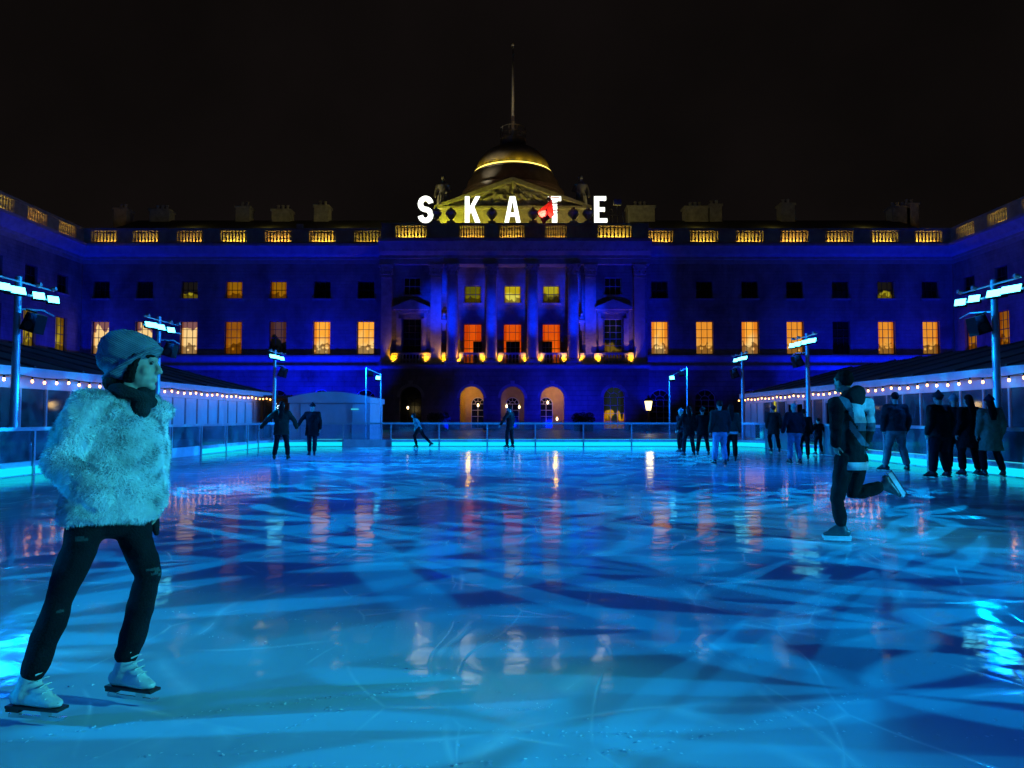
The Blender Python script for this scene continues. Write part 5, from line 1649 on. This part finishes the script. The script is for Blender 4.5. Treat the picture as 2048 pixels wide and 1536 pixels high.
# eyes with lashes
for sx in (-1, 1):
    b = MB(); b.ball(P(sx * .030, .075, .008), (.010 * hs, .008 * hs, .0045 * hs), m, 8)
    b.tube([P(sx * .016, .082, .016), P(sx * .032, .083, .018), P(sx * .046, .074, .014)], [.0022 * hs] * 3, 5)
    b.build("eye", pmat("eye_dark", (0.01, 0.01, 0.012), .2), root, smooth=True)
# chunky scarf
b = MB()
nk = JJ['nek']
for k, (rad, zz, th) in enumerate(((.080, -.012, .027), (.074, .014, .024))):
    b.tube([nk + V((0, 0, zz)) + (crt * math.cos(a) * rad + cfw * (math.sin(a) * rad + .018)) + V((0, 0, .02 * math.sin(a * 2 + k))) for a in [2 * math.pi * i / 20 for i in range(21)]], [(th * .9, th)] * 21, 10, ref=(0, 0, 1))
b.ball(nk + f * .055 + V((0, 0, .0)), (.05, .05, .05), m, 12)
b.ball(nk + cfw * .085 - V((0, 0, .055)), (.045, .045, .05), m, 10)
M_scarf = pmat("dark_wool_scarf", (0.018, 0.022, 0.024), 0.95, var=0.3, scale=20, bump=0.5, bscale=140, spec=0.05)
remeshed(b, .008, "scarf", M_scarf, root, smooth=4, disp=lambda p: 0.005 * noise.noise(p * 25))
# fur: soft collar, open front edge, then thousands of fine locks on the jacket surface
jacket = [o for o in root.children if o.name.startswith("jacket")][0]
col = MB()
col.tube([nk + V((0, 0, -.055 - .03 * math.sin(a))) + (crt * math.cos(a) * .135 + cfw * (math.sin(a) * .120)) for a in [math.pi * (0.78 + 1.44 * i / 18) for i in range(19)]], [(.036, .046)] * 19, 10, ref=(0, 0, 1), round_ends=True)
cob = remeshed(col, .010, "collar", M_fur, jacket, smooth=4)
def add_fur(o, count, length, seed, down=0.75):
    rnd = random.Random(seed)
    me = o.data
    polys = list(me.polygons)
    areas = []; t = 0
    for p in polys:
        t += p.area; areas.append(t)
    import bisect
    vs, fs = [], []
    for k in range(count):
        p = polys[bisect.bisect(areas, rnd.random() * t) % len(polys)]
        n = p.normal
        cc = p.center + V((rnd.uniform(-.006, .006), rnd.uniform(-.006, .006), rnd.uniform(-.006, .006)))
        tang = V((rnd.gauss(0, .4), rnd.gauss(0, .4), -down + rnd.gauss(0, .4)))
        tang = tang - n * tang.dot(n)
        clump = noise.noise_vector(cc * 14.0)
        d = (n * 0.55 + tang * 0.6 + (clump - n * clump.dot(n)) * 0.9).normalized()
        ln = length * rnd.uniform(.5, 1.15)
        side = d.cross(n)
        side = (side.normalized() if side.length > 1e-4 else V((1, 0, 0))) * rnd.uniform(.0007, .0014)
        mid = cc + d * ln * .55 + n * ln * .08
        tip = cc + d * ln - V((0, 0, ln * .22))
        i0 = len(vs)
        vs += [cc - side - n * .002, cc + side - n * .002, mid + side * .8, mid - side * .8, tip]
        fs += [(i0, i0 + 1, i0 + 2, i0 + 3), (i0 + 3, i0 + 2, i0 + 4)]
    nm = bpy.data.meshes.new("fur")
    nm.from_pydata([tuple(v) for v in vs], [], fs)
    nm.materials.append(M_fur)
    nm.polygons.foreach_set("use_smooth", [True] * len(fs))
    link("fur", nm, o)
add_fur(jacket, 100000, .020, 1)
add_fur(cob, 11000, .020, 2)
for so in [o for o in jacket.children if o.name.startswith('sleeve')]:
    add_fur(so, 42000, .020, 3)
b = MB(); b.tube([JJ['wrL'] + V((0, 0, -.05)), JJ['wrL'] + V((.01, 0, -.11)), JJ['wrL'] + V((.02, .0, -.15))], [.028, .022, .012], 8, round_ends=True)
b.build("glove", cloth((0.012, 0.012, 0.015)), root, smooth=True)
for bo in [o for o in root.children if o.name.startswith("skate_boot")]:
    S_ = 'R' if (sum((V(v.co) for v in bo.data.vertices), V()) / len(bo.data.vertices) - JJ['anR']).length < 0.2 else 'L'
    A_ = JJ['an' + S_]; r, f, u = frame_of(JJ['to' + S_], JJ['up' + S_])
    b = MB()
    for k in range(7):
        t_ = k / 6
        cpt = A_ + (f * (.052 + .045 * (1 - t_) ** 1.5 * 1.3) + u * (-.055 + .15 * t_)) * hs
        b.tube([cpt - r * .028, cpt + f * .010 + u * .006, cpt + r * .028], [.0035] * 3, 5)
    b.build("lace", M_framew, bo)
# ------------------------------------------------------------------ floodlight masts
M_pole = pmat("mast_steel", (0.40, 0.43, 0.46), 0.35, metal=0.3, var=0.12, scale=6)
M_flood = emat("flood_panel", (0.09, 0.75, 1.0), 8.0)
MASTH = 4.5
MAST_POS = []
def mast(label, s, y, near=2, far=2, z=0.0):
    x = s * 11.35
    root = thing("floodlight_mast", label, "floodlight mast", (x, y, 0), 0, "floodlight masts beside the rink")
    b = MB(); b.lathe([(0.16, -0.05), (0.16, 0.02), (0.095, 0.04), (0.085, 2.2), (0.07, MASTH)], n=12)
    autosmooth(b.build("pole", M_pole, root), 40)
    b = MB()
    b.tube([(-s * 0.10, -1.15, 4.10), (-s * 0.10, 1.25, 4.10)], [0.03] * 2, 6)
    b.tube([(-s * 0.04, -1.0, 4.38), (-s * 0.04, 1.2, 4.38)], [0.022] * 2, 6)
    for yy in (-0.9, 0.55, 1.1):
        b.tube([(-s * 0.04, yy, 4.40), (-s * 0.16, yy, 4.42)], [0.05, 0.05], 6)
    b.tube([(0, 0, 3.75), (-s * 0.22, 0.55, 3.80), (-s * 0.22, 0.95, 3.72)], [0.02] * 3, 5)
    b.build("crossbar", M_pole, root)
    slots = [-0.36, -0.85][:near] + [0.42, 0.95][:far]
    for yy in slots:
        ln = 0.235 if yy < 0 else 0.14
        rot = Matrix.Rotation(s * R(20), 4, 'Y')
        T = Matrix.Translation((-s * 0.20, yy, 4.13)) @ Matrix.Rotation(R(20) * s * (1 if yy < 0 else 1.6), 4, 'Z') @ rot
        b = MB(); b.M = T
        x0, x1 = sorted((s * 0.012, s * 0.09))
        b.box(x0, x1, -ln, ln, -0.10, 0.10)
        b.box(*sorted((s * 0.09, s * 0.13)), -ln * 0.8, ln * 0.8, -0.08, 0.08)
        h = b.build("flood_head", M_dark, root)
        b = MB(); b.M = T
        b.box(*sorted((-s * 0.004, s * 0.008)), -ln + 0.015, ln - 0.015, -0.085, 0.085)
        b.build("lamp_panel", M_flood, h)
    MAST_POS.append((s, x, y))
    return root
LM = [(16.2, "floodlight mast at the left edge, behind the woman in the fur jacket", 2, 2), (22.7, "floodlight mast seen just above the woman's beanie", 2, 1), (33.9, "floodlight mast at the far left corner, beside the white kiosk", 2, 1)]
RM = [(16.6, "floodlight mast at the right edge, nearest of the right row", 2, 2), (27.2, "floodlight mast in the middle of the right row, above the child skater", 2, 2), (34.9, "floodlight mast at the far right corner, at the end of the bulb string", 2, 1)]
for y, l, a, c in LM: mast(l, -1, y, a, c)
for y, l, a, c in RM: mast(l, 1, y, a, c)
# the rows go on beside and behind the photographer
mast("floodlight mast outside the picture, level with the camera on the left", -1, 1.6, 2, 2)
mast("floodlight mast outside the picture, level with the camera on the right", 1, 1.6, 2, 2)
mast("floodlight mast behind the photographer on the left", -1, -9, 2, 2)
mast("floodlight mast behind the photographer on the right", 1, -9, 2, 2)

def speaker(x, y, z, s, lab):
    root = thing("loudspeaker", lab, "loudspeaker", (x, y, z), 0, "loudspeakers on the masts")
    b = MB(); rot = Matrix.Rotation(R(-18) * s, 4, 'Y'); b.M = rot
    prof = [(-0.17, -0.21), (0.17, -0.21), (0.125, 0.22), (-0.125, 0.22)]
    b.prism([(px, pz) for px, pz in prof], -0.19, 0.17)
    b.build("cabinet", M_dark, root)
    b = MB(); b.M = rot
    for zz, r_ in ((-0.07, 0.10), (0.11, 0.06)):
        vs = [(r_ * math.cos(a), -0.194, zz + r_ * math.sin(a)) for a in [2 * math.pi * i / 16 for i in range(16)]]
        b.add(vs, [tuple(range(16))])
    b.build("speaker_cone", pmat("speaker_cloth", (0.02, 0.02, 0.022), 0.8), root)
    b = MB(); b.tube([(0, 0.05, 0.25), (s * 0.22, 0.02, 0.32)], [0.02, 0.02], 5); b.build("bracket", M_dark, root)
speaker(-10.95, 16.2, 3.42, -1, "black loudspeaker hung on the left-edge floodlight mast")
speaker(-10.95, 22.7, 3.42, -1, "black loudspeaker hung on the mast above the woman's beanie")
speaker(-10.95, 33.9, 3.42, -1, "black loudspeaker hung on the mast beside the white kiosk")
speaker(10.95, 16.6, 3.42, 1, "black loudspeaker hung on the right-edge floodlight mast")
speaker(10.95, 27.2, 3.42, 1, "black loudspeaker hung on the middle mast of the right row")
speaker(10.95, 34.9, 3.42, 1, "black loudspeaker hung on the far right corner mast")

# slim twin-pole lighting frames beyond the far barrier
def frame(u0, v0, u1, v1, ul, vl, lab, face):
    Y = 35.5
    p0, p1, pl = at(u0, v0, Y), at(u1, v1, Y), at(ul, vl, Y)
    root = thing("floodlight_gantry", lab, "floodlight gantry", (p0.x, Y, 0), 0, "twin-pole lighting frames")
    b = MB()
    b.tube([(0, 0, -0.05), (0, 0, p0.z)], [0.035, 0.03], 8); b.tube([(p1.x - p0.x, 0, -0.05), (p1.x - p0.x, 0, p1.z)], [0.035, 0.03], 8)
    b.build("pole", M_pole, root)
    b = MB(); b.tube([(0, 0, p0.z - 0.03), (p1.x - p0.x, 0, p1.z - 0.03)], [0.025] * 2, 6); b.build("crossbar", M_pole, root)
    for k, (dx, dz, lit) in enumerate(((pl.x - p0.x, pl.z, True), ((p1.x - p0.x) * 0.32, p0.z - 0.28, False))):
        b = MB(); b.M = Matrix.Translation((dx, -0.1, dz)) @ Matrix.Rotation(R(-35), 4, 'X') @ Matrix.Rotation(R(face), 4, 'Z')
        b.box(-0.13, 0.13, 0.0, 0.12, -0.12, 0.12); b.tube([(0, 0.06, 0.1), (0, 0.06, 0.34)], [0.02] * 2, 5)
        h = b.build("flood_head", M_dark, root)
        if lit:
            b2 = MB(); b2.M = b.M; b2.box(-0.11, 0.11, -0.02, -0.004, -0.10, 0.10); b2.build("lamp_panel", M_flood, h)
frame(733, 735, 762, 748, 757, 756, "slim twin-pole lighting frame left of the palace centre, near a warm street lantern", 10)
frame(1373, 735, 1338, 753, 1343, 756, "slim twin-pole lighting frame right of the palace centre", -10)

# warm street lanterns before the palace
M_lglass = emat("lantern_glass", (1.0, 0.78, 0.30), 3.2)
def lantern(u_, lab):
    Y = 62.0
    p = at(u_, 810, Y)
    root = thing("street_lantern", lab, "street lantern", (p.x, Y, -0.05), 0, "street lanterns before the palace")
    zc = p.z + 0.05
    b = MB(); b.lathe([(0.22, 0), (0.22, 0.25), (0.10, 0.35), (0.07, 0.9), (0.06, zc - 0.55), (0.13, zc - 0.48)], n=10); b.build("post", M_dark, root)
    b = MB(); b.lathe([(0.20, zc - 0.46), (0.34, zc + 0.34)], n=6); b.build("lamp_glass", M_lglass, root)
    b = MB(); b.lathe([(0.40, zc + 0.345), (0.26, zc + 0.55), (0.10, zc + 0.62), (0.10, zc + 0.74), (0.03, zc + 0.82)], n=6); b.build("cap", M_dark, root)
    lamp("lantern_light", 'POINT', (p.x, Y - 0.5, p.z), None, 60, (1, 0.62, 0.2), shadow_soft_size=0.3)
lantern(742, "glowing warm street lantern at the right end of the white kiosk")
lantern(1297, "glowing warm street lantern beside the cafe arch, right of the palace centre")

# potted bay shrubs
M_leaf = pmat("shrub_leaf", (0.03, 0.06, 0.025), 0.6, var=0.5, scale=9)
M_pot = pmat("planter", (0.05, 0.05, 0.055), 0.6)
def shrub(u_, lab, seed):
    rnd = random.Random(seed)
    Y = 70.0
    p = at(u_, 835, Y)
    root = thing("potted_shrub", lab, "potted shrub", (p.x, Y, -0.05), 0, "potted shrubs before the palace")
    b = MB()
    for x in (-0.55, 0.55): b.box(x - 0.38, x + 0.38, -0.35, 0.35, 0, 0.7)
    b.build("planter_box", M_pot, root)
    b = MB()
    for k in range(900):
        cx = rnd.choice((-0.62, 0, 0.62)); d = V((rnd.gauss(0, 1), rnd.gauss(0, 1), rnd.gauss(0, 1))).normalized() * (0.55 * rnd.random() ** 0.4)
        c = V((cx, 0, 1.30)) + V((d.x, d.y, d.z * 1.05))
        a = V((rnd.gauss(0, 1), rnd.gauss(0, 1), rnd.gauss(0, 1))).normalized() * 0.11; e = a.orthogonal().normalized() * 0.05
        b.quad(c - a, c + e, c + a, c - e)
    b.build("foliage", M_leaf, root)
    b = MB()
    for x in (-0.55, 0.55): b.tube([(x, 0, 0.7), (x * 0.9, 0, 1.3)], [0.05, 0.03], 6)
    b.build("stem", pmat("shrub_stem", (0.05, 0.035, 0.02), 0.8), root)
shrub(878, "dark potted shrubs between the left and the first lit arch of the palace", 1)
shrub(1167, "dark potted shrubs between the third centre arch and the cafe arch", 2)

# ------------------------------------------------------------------ lights
BLUE = (0.0, 0.007, 1.0)
def flood_up(u_, energy, z_aim=9.5, y=73.0, col=BLUE, x=None, ang=84):
    x = X77(u_) if x is None else x
    lamp("wall_flood", 'SPOT', (x, y, 0.4), (x, 77.5, z_aim), energy, col, spot_size=R(ang), spot_blend=1.0, shadow_soft_size=0.25)
FL = 0.68
for u_, e in ((178, 8000), (300, 1900), (430, 4200), (530, 5500), (620, 10500), (715, 9000),
              (1312, 4200), (1420, 700), (1520, 1300), (1625, 8000), (1715, 8500), (1800, 2200), (1896, 6500)):
    flood_up(u_, e * FL)
for u_, e in ((866, 3600), (944, 2600), (1025, 2200), (1105, 3400), (1185, 3600), (1279, 11000), (778, 400)):
    lamp("wall_flood", 'SPOT', (X76(u_, 12) + 3.4, 67.0, 0.4), (X76(u_, 12), 75.4, 12.6), e * FL, BLUE, spot_size=R(45 if u_ < 1200 else 36), spot_blend=0.8, shadow_soft_size=0.25)
for u_ in (872, 905, 983, 1065, 1146, 1181):
    lamp("wall_flood", 'SPOT', (X76(u_, 12) + 1.0, 64.5, 0.4), (X76(u_, 12), 75.1, 12.2), 52000 * FL, (0.0, 0.02, 1.0), spot_size=R(14), spot_blend=0.9, shadow_soft_size=0.2)
for u_, e in ((910, 1500), (1025, 1500), (1110, 3600), (1190, 3000)):
    flood_up(u_, e * FL, 5.0, 69.0)
for s, x in ((-1, XL), (1, XR)):
    for y in (73.5, 66, 58, 49):
        xx = x - s * 6.5
        lamp("wall_flood", 'SPOT', (xx, y, 0.4), (x, y, 11), 6000 * FL if y > 70 else 4200 * FL, BLUE, spot_size=R(120), spot_blend=1.0, shadow_soft_size=0.25)
# weak cool spill on the whole court from the rink itself (bounced) and tungsten spill from the lit rooms come from the real surfaces
# gold strips tucked behind the balustrades
bpy.context.view_layer.update()
rnd = random.Random(9)
for root, c, y, z, w, e in LIGHT_LIST:
    p = root.matrix_world @ V((c, y, z)); t = root.matrix_world @ V((c, y + 0.6, z + 0.75))
    g = rnd.uniform(0.50, 0.66)
    o = lamp("balustrade_light", 'AREA', p, t, 60 * e, (1.0, g, 0.06))
    o.data.shape = 'RECTANGLE'; o.data.size = w * 0.9; o.data.size_y = 0.12
# gold light on pediment from the terrace
for x, e, c in ((-7.5, 1100, (0.80, 0.78, 0.03)), (-2.5, 420, (0.85, 0.72, 0.06)), (3.5, 300, (0.9, 0.66, 0.12)), (7.0, 200, (0.9, 0.66, 0.15))):
    lamp("terrace_or_added_spot", 'SPOT', (x, 77 - 0.3, 21.6), (x * 0.75, 79, 25.5), e, c, spot_size=R(140), spot_blend=1.0, shadow_soft_size=0.2)
for x, e in ((ps.x - 2.6, 700), (ps2.x + 2.6, 330)):
    lamp("statue_light", 'POINT', (x, 79.6, 23.2), None, e, (0.85, 0.72, 0.25), shadow_soft_size=0.2)
# roof lights graze the chimneys
for x in (-38, -29, -20, 22, 31, 42):
    lamp("roof_light", 'POINT', (x, 83, 24.6), None, 20, (0.9, 0.72, 0.12), shadow_soft_size=0.3)
lamp("terrace_or_added_spot", 'SPOT', (pa.x + 0.3, 73.95, 22.2), (pa.x - 0.65, 74.9, 23.5), 320, (1.0, 0.6, 0.45), spot_size=R(50), spot_blend=0.6, shadow_soft_size=0.1)  # weaker spot added to fill the red bundle from the front
# added spots, no fixture known, brighten the red bundle and the flagpole
lamp("terrace_or_added_spot", 'SPOT', (pa.x - 2.6, 73.95, 22.2), (pa.x - 0.65, 74.9, 23.6), 1500, (1.0, 0.6, 0.45), spot_size=R(40), spot_blend=0.6, shadow_soft_size=0.1)
lamp("terrace_or_added_spot", 'SPOT', (xd - 5, 77 + YD - 9, 28.0), (xd, 77 + YD, 46), 2600, (1.0, 0.85, 0.65), spot_size=R(34), spot_blend=0.8, shadow_soft_size=0.1)
for x in (-9.5, 9.5):
    lamp("terrace_or_added_spot", 'SPOT', (x * 1.2, 82.5, 25.5), (x * 0.30, 77 + YD - 4, zd - 2.0), 420, (1.0, 0.40, 0.16), spot_size=R(70), spot_blend=0.8, shadow_soft_size=0.2)
# dome wash from the ring
for k in range(10):
    a = math.pi + math.pi * (k + 0.5) / 10
    lamp("dome_wash", 'SPOT', (xd + 5.75 * math.cos(a), 77 + YD + 5.75 * math.sin(a), zd - 0.05), (xd + 3.6 * math.cos(a), 77 + YD + 3.6 * math.sin(a), zd + 2.6), 62, (1.0, 0.60, 0.01), spot_size=R(110), spot_blend=1.0, shadow_soft_size=0.1)
# warm uplighters
for x in UPL:
    lamp("uplight", 'SPOT', (x, 75.06, 7.24), (x, 75.62, 7.95), 430, (1.0, 0.42, 0.003), spot_size=R(88), spot_blend=0.9, shadow_soft_size=0.05)

# rink light: every mast throws a plain blue wash and a slow patterned beam
def gobo_spot(loc, target, energy, col, size, scale, seed, sharp=0.06, level=0.58, stretch=1.0, petals=6):
    o = lamp("pattern_beam", 'SPOT', loc, target, energy, col, spot_size=R(size), spot_blend=0.5, shadow_soft_size=0.02)
    ld = o.data
    ld.use_nodes = True
    nt = ld.node_tree
    nt.nodes.clear()
    L = nt.links.new
    out = nt.nodes.new("ShaderNodeOutputLight")
    e = N(nt, "ShaderNodeEmission")
    e.inputs["Color"].default_value = (1, 1, 1, 1)
    tc = N(nt, "ShaderNodeTexCoord")
    sp = N(nt, "ShaderNodeSeparateXYZ"); L(tc.outputs["Normal"], sp.inputs[0])
    ab = N(nt, "ShaderNodeMath", operation="ABSOLUTE"); L(sp.outputs["Z"], ab.inputs[0])
    dx = N(nt, "ShaderNodeMath", operation="DIVIDE"); L(sp.outputs["X"], dx.inputs[0]); L(ab.outputs[0], dx.inputs[1])
    dy = N(nt, "ShaderNodeMath", operation="DIVIDE"); L(sp.outputs["Y"], dy.inputs[0]); L(ab.outputs[0], dy.inputs[1])
    cb = N(nt, "ShaderNodeCombineXYZ"); L(dx.outputs[0], cb.inputs["X"]); L(dy.outputs[0], cb.inputs["Y"])
    mp = N(nt, "ShaderNodeMapping"); mp.inputs["Location"].default_value = (seed, seed * 1.7, 0); mp.inputs["Scale"].default_value = (scale, scale * stretch, 1); mp.inputs["Rotation"].default_value = (0, 0, seed)
    L(cb.outputs[0], mp.inputs["Vector"])
    nz = N(nt, "ShaderNodeTexNoise", Scale=1.3, Detail=0.0); L(mp.outputs[0], nz.inputs["Vector"])
    ml = N(nt, "ShaderNodeVectorMath", operation="SCALE"); ml.inputs["Scale"].default_value = 0.55; L(nz.outputs["Color"], ml.inputs[0])
    ad = N(nt, "ShaderNodeVectorMath", operation="ADD"); L(mp.outputs[0], ad.inputs[0]); L(ml.outputs[0], ad.inputs[1])
    vo = N(nt, "ShaderNodeTexVoronoi", Scale=1.0); vo.voronoi_dimensions = '2D'; vo.feature = 'F1'
    L(ad.outputs[0], vo.inputs["Vector"])
    # star-burst glass: tapering petals round each cell centre
    lo = N(nt, "ShaderNodeVectorMath", operation="SUBTRACT"); L(ad.outputs[0], lo.inputs[0]); L(vo.outputs["Position"], lo.inputs[1])
    sl = N(nt, "ShaderNodeSeparateXYZ"); L(lo.outputs[0], sl.inputs[0])
    an = N(nt, "ShaderNodeMath", operation="ARCTAN2"); L(sl.outputs["Y"], an.inputs[0]); L(sl.outputs["X"], an.inputs[1])
    sc_ = N(nt, "ShaderNodeSeparateColor"); L(vo.outputs["Color"], sc_.inputs[0])
    ph = N(nt, "ShaderNodeMath", operation="MULTIPLY_ADD"); L(sc_.outputs[0], ph.inputs[0]); ph.inputs[1].default_value = 6.28; 
    am = N(nt, "ShaderNodeMath", operation="MULTIPLY"); L(an.outputs[0], am.inputs[0]); am.inputs[1].default_value = petals / 2.0
    L(am.outputs[0], ph.inputs[2])
    cs = N(nt, "ShaderNodeMath", operation="COSINE"); L(ph.outputs[0], cs.inputs[0])
    ac = N(nt, "ShaderNodeMath", operation="ABSOLUTE"); L(cs.outputs[0], ac.inputs[0])
    lim = N(nt, "ShaderNodeMath", operation="MULTIPLY"); pw = N(nt, "ShaderNodeMath", operation="POWER"); L(ac.outputs[0], pw.inputs[0]); pw.inputs[1].default_value = 1.7
    L(pw.outputs[0], lim.inputs[0]); lim.inputs[1].default_value = level
    df = N(nt, "ShaderNodeMath", operation="SUBTRACT"); L(lim.outputs[0], df.inputs[0]); L(vo.outputs["Distance"], df.inputs[1])
    rp = ramp(nt, [(0.0, 0.0), (sharp, 1.0)]); L(df.outputs[0], rp.inputs["Fac"])
    L(rp.outputs["Color"], e.inputs["Strength"])
    L(e.outputs[0], out.inputs["Surface"])
    return o
WASH = (0.0, 0.165, 1.0)
TEAL = (0.0, 0.43, 1.0)
for i, (s, x, y) in enumerate(MAST_POS):
    lamp("rink_or_fill_wash", 'SPOT', (x - s * 0.35, y - 0.4, 4.05), (-s * 14.0, y + 1.0, 2.2), (5600 if i in (1, 2, 4, 5) else 3200) if i < 6 else (1700 if i < 8 else 2200), WASH, spot_size=R(125), spot_blend=0.9, shadow_soft_size=0.25)
    if i in (0, 1, 2, 3, 4, 5):
        lamp("marquee_wash", 'SPOT', (x - s * 0.35, y + 0.4, 4.05), (-s * 14.0, y + 4.0, 1.9), 9000 if s < 0 else 16000, (0.01, 0.26, 1.0), spot_size=R(44), spot_blend=1.0, shadow_soft_size=0.25)  # extra spot added on the mast to brighten the opposite marquee
gb = [(0, 10000, -2.0, 9.5, 7.5, 1.0), (1, 17500, 1.0, 16, 8, 2.2), (2, 20000, 2.0, 24, 11, 3.1), (3, 8500, 3.0, 10, 7.5, 4.3), (4, 17500, -2.0, 18, 8, 5.4), (5, 20000, -3.5, 24, 11, 6.2), (6, 4300, 0.0, 4.4, 6.2, 7.7), (7, 3700, 4.5, 5.2, 6.2, 3.1)]
for i, e, tx, ty, sc, seed in gb:
    s, x, y = MAST_POS[i]
    gobo_spot((x - s * 0.3, y, 4.3), (tx, ty, 0), e, TEAL, 38 if i in (0, 3) else 48, sc, seed)
lamp("rink_or_fill_wash", 'SPOT', (11.0, 1.2, 4.05), (-1.7, 3.1, 1.15), 6500, (0.06, 0.85, 0.95), spot_size=R(22), spot_blend=0.8, shadow_soft_size=0.2)  # narrow fill spot added to brighten the woman's jacket

lamp("rink_or_fill_wash", 'SPOT', (11.0, 1.2, 4.05), (4.75, 7.2, 1.15), 2600, (0.06, 0.75, 1.0), spot_size=R(20), spot_blend=0.8, shadow_soft_size=0.2)  # narrow fill spot added so the gliding man stands out

# ------------------------------------------------------------------ night sky
w = bpy.data.worlds.new("World")
scene.world = w
w.use_nodes = True
nt = w.node_tree
nt.nodes.clear()
L = nt.links.new
out = nt.nodes.new("ShaderNodeOutputWorld")
bg = N(nt, "ShaderNodeBackground", Strength=1.0)
tc = N(nt, "ShaderNodeTexCoord")
no = N(nt, "ShaderNodeTexNoise", Scale=3.0, Detail=6.0); L(tc.outputs["Generated"], no.inputs["Vector"])
rp = ramp(nt, [(0.3, (0.0028, 0.0022, 0.0020)), (0.75, (0.0055, 0.0040, 0.0038))]); L(no.outputs["Fac"], rp.inputs["Fac"])
L(rp.outputs["Color"], bg.inputs["Color"]); L(bg.outputs[0], out.inputs["Surface"])

scene.view_settings.view_transform = 'Standard'
scene.view_settings.look = 'None'
scene.view_settings.exposure = 0
scene.view_settings.gamma = 1
scene.view_settings.use_curve_mapping = False
scene.cycles.use_denoising = True
scene.cycles.max_bounces = 6
scene.cycles.diffuse_bounces = 2
scene.cycles.glossy_bounces = 3
scene.cycles.transparent_max_bounces = 16
scene.cycles.transmission_bounces = 3
scene.cycles.sample_clamp_indirect = 3.0
scene.cycles.caustics_reflective = False
scene.cycles.caustics_refractive = False
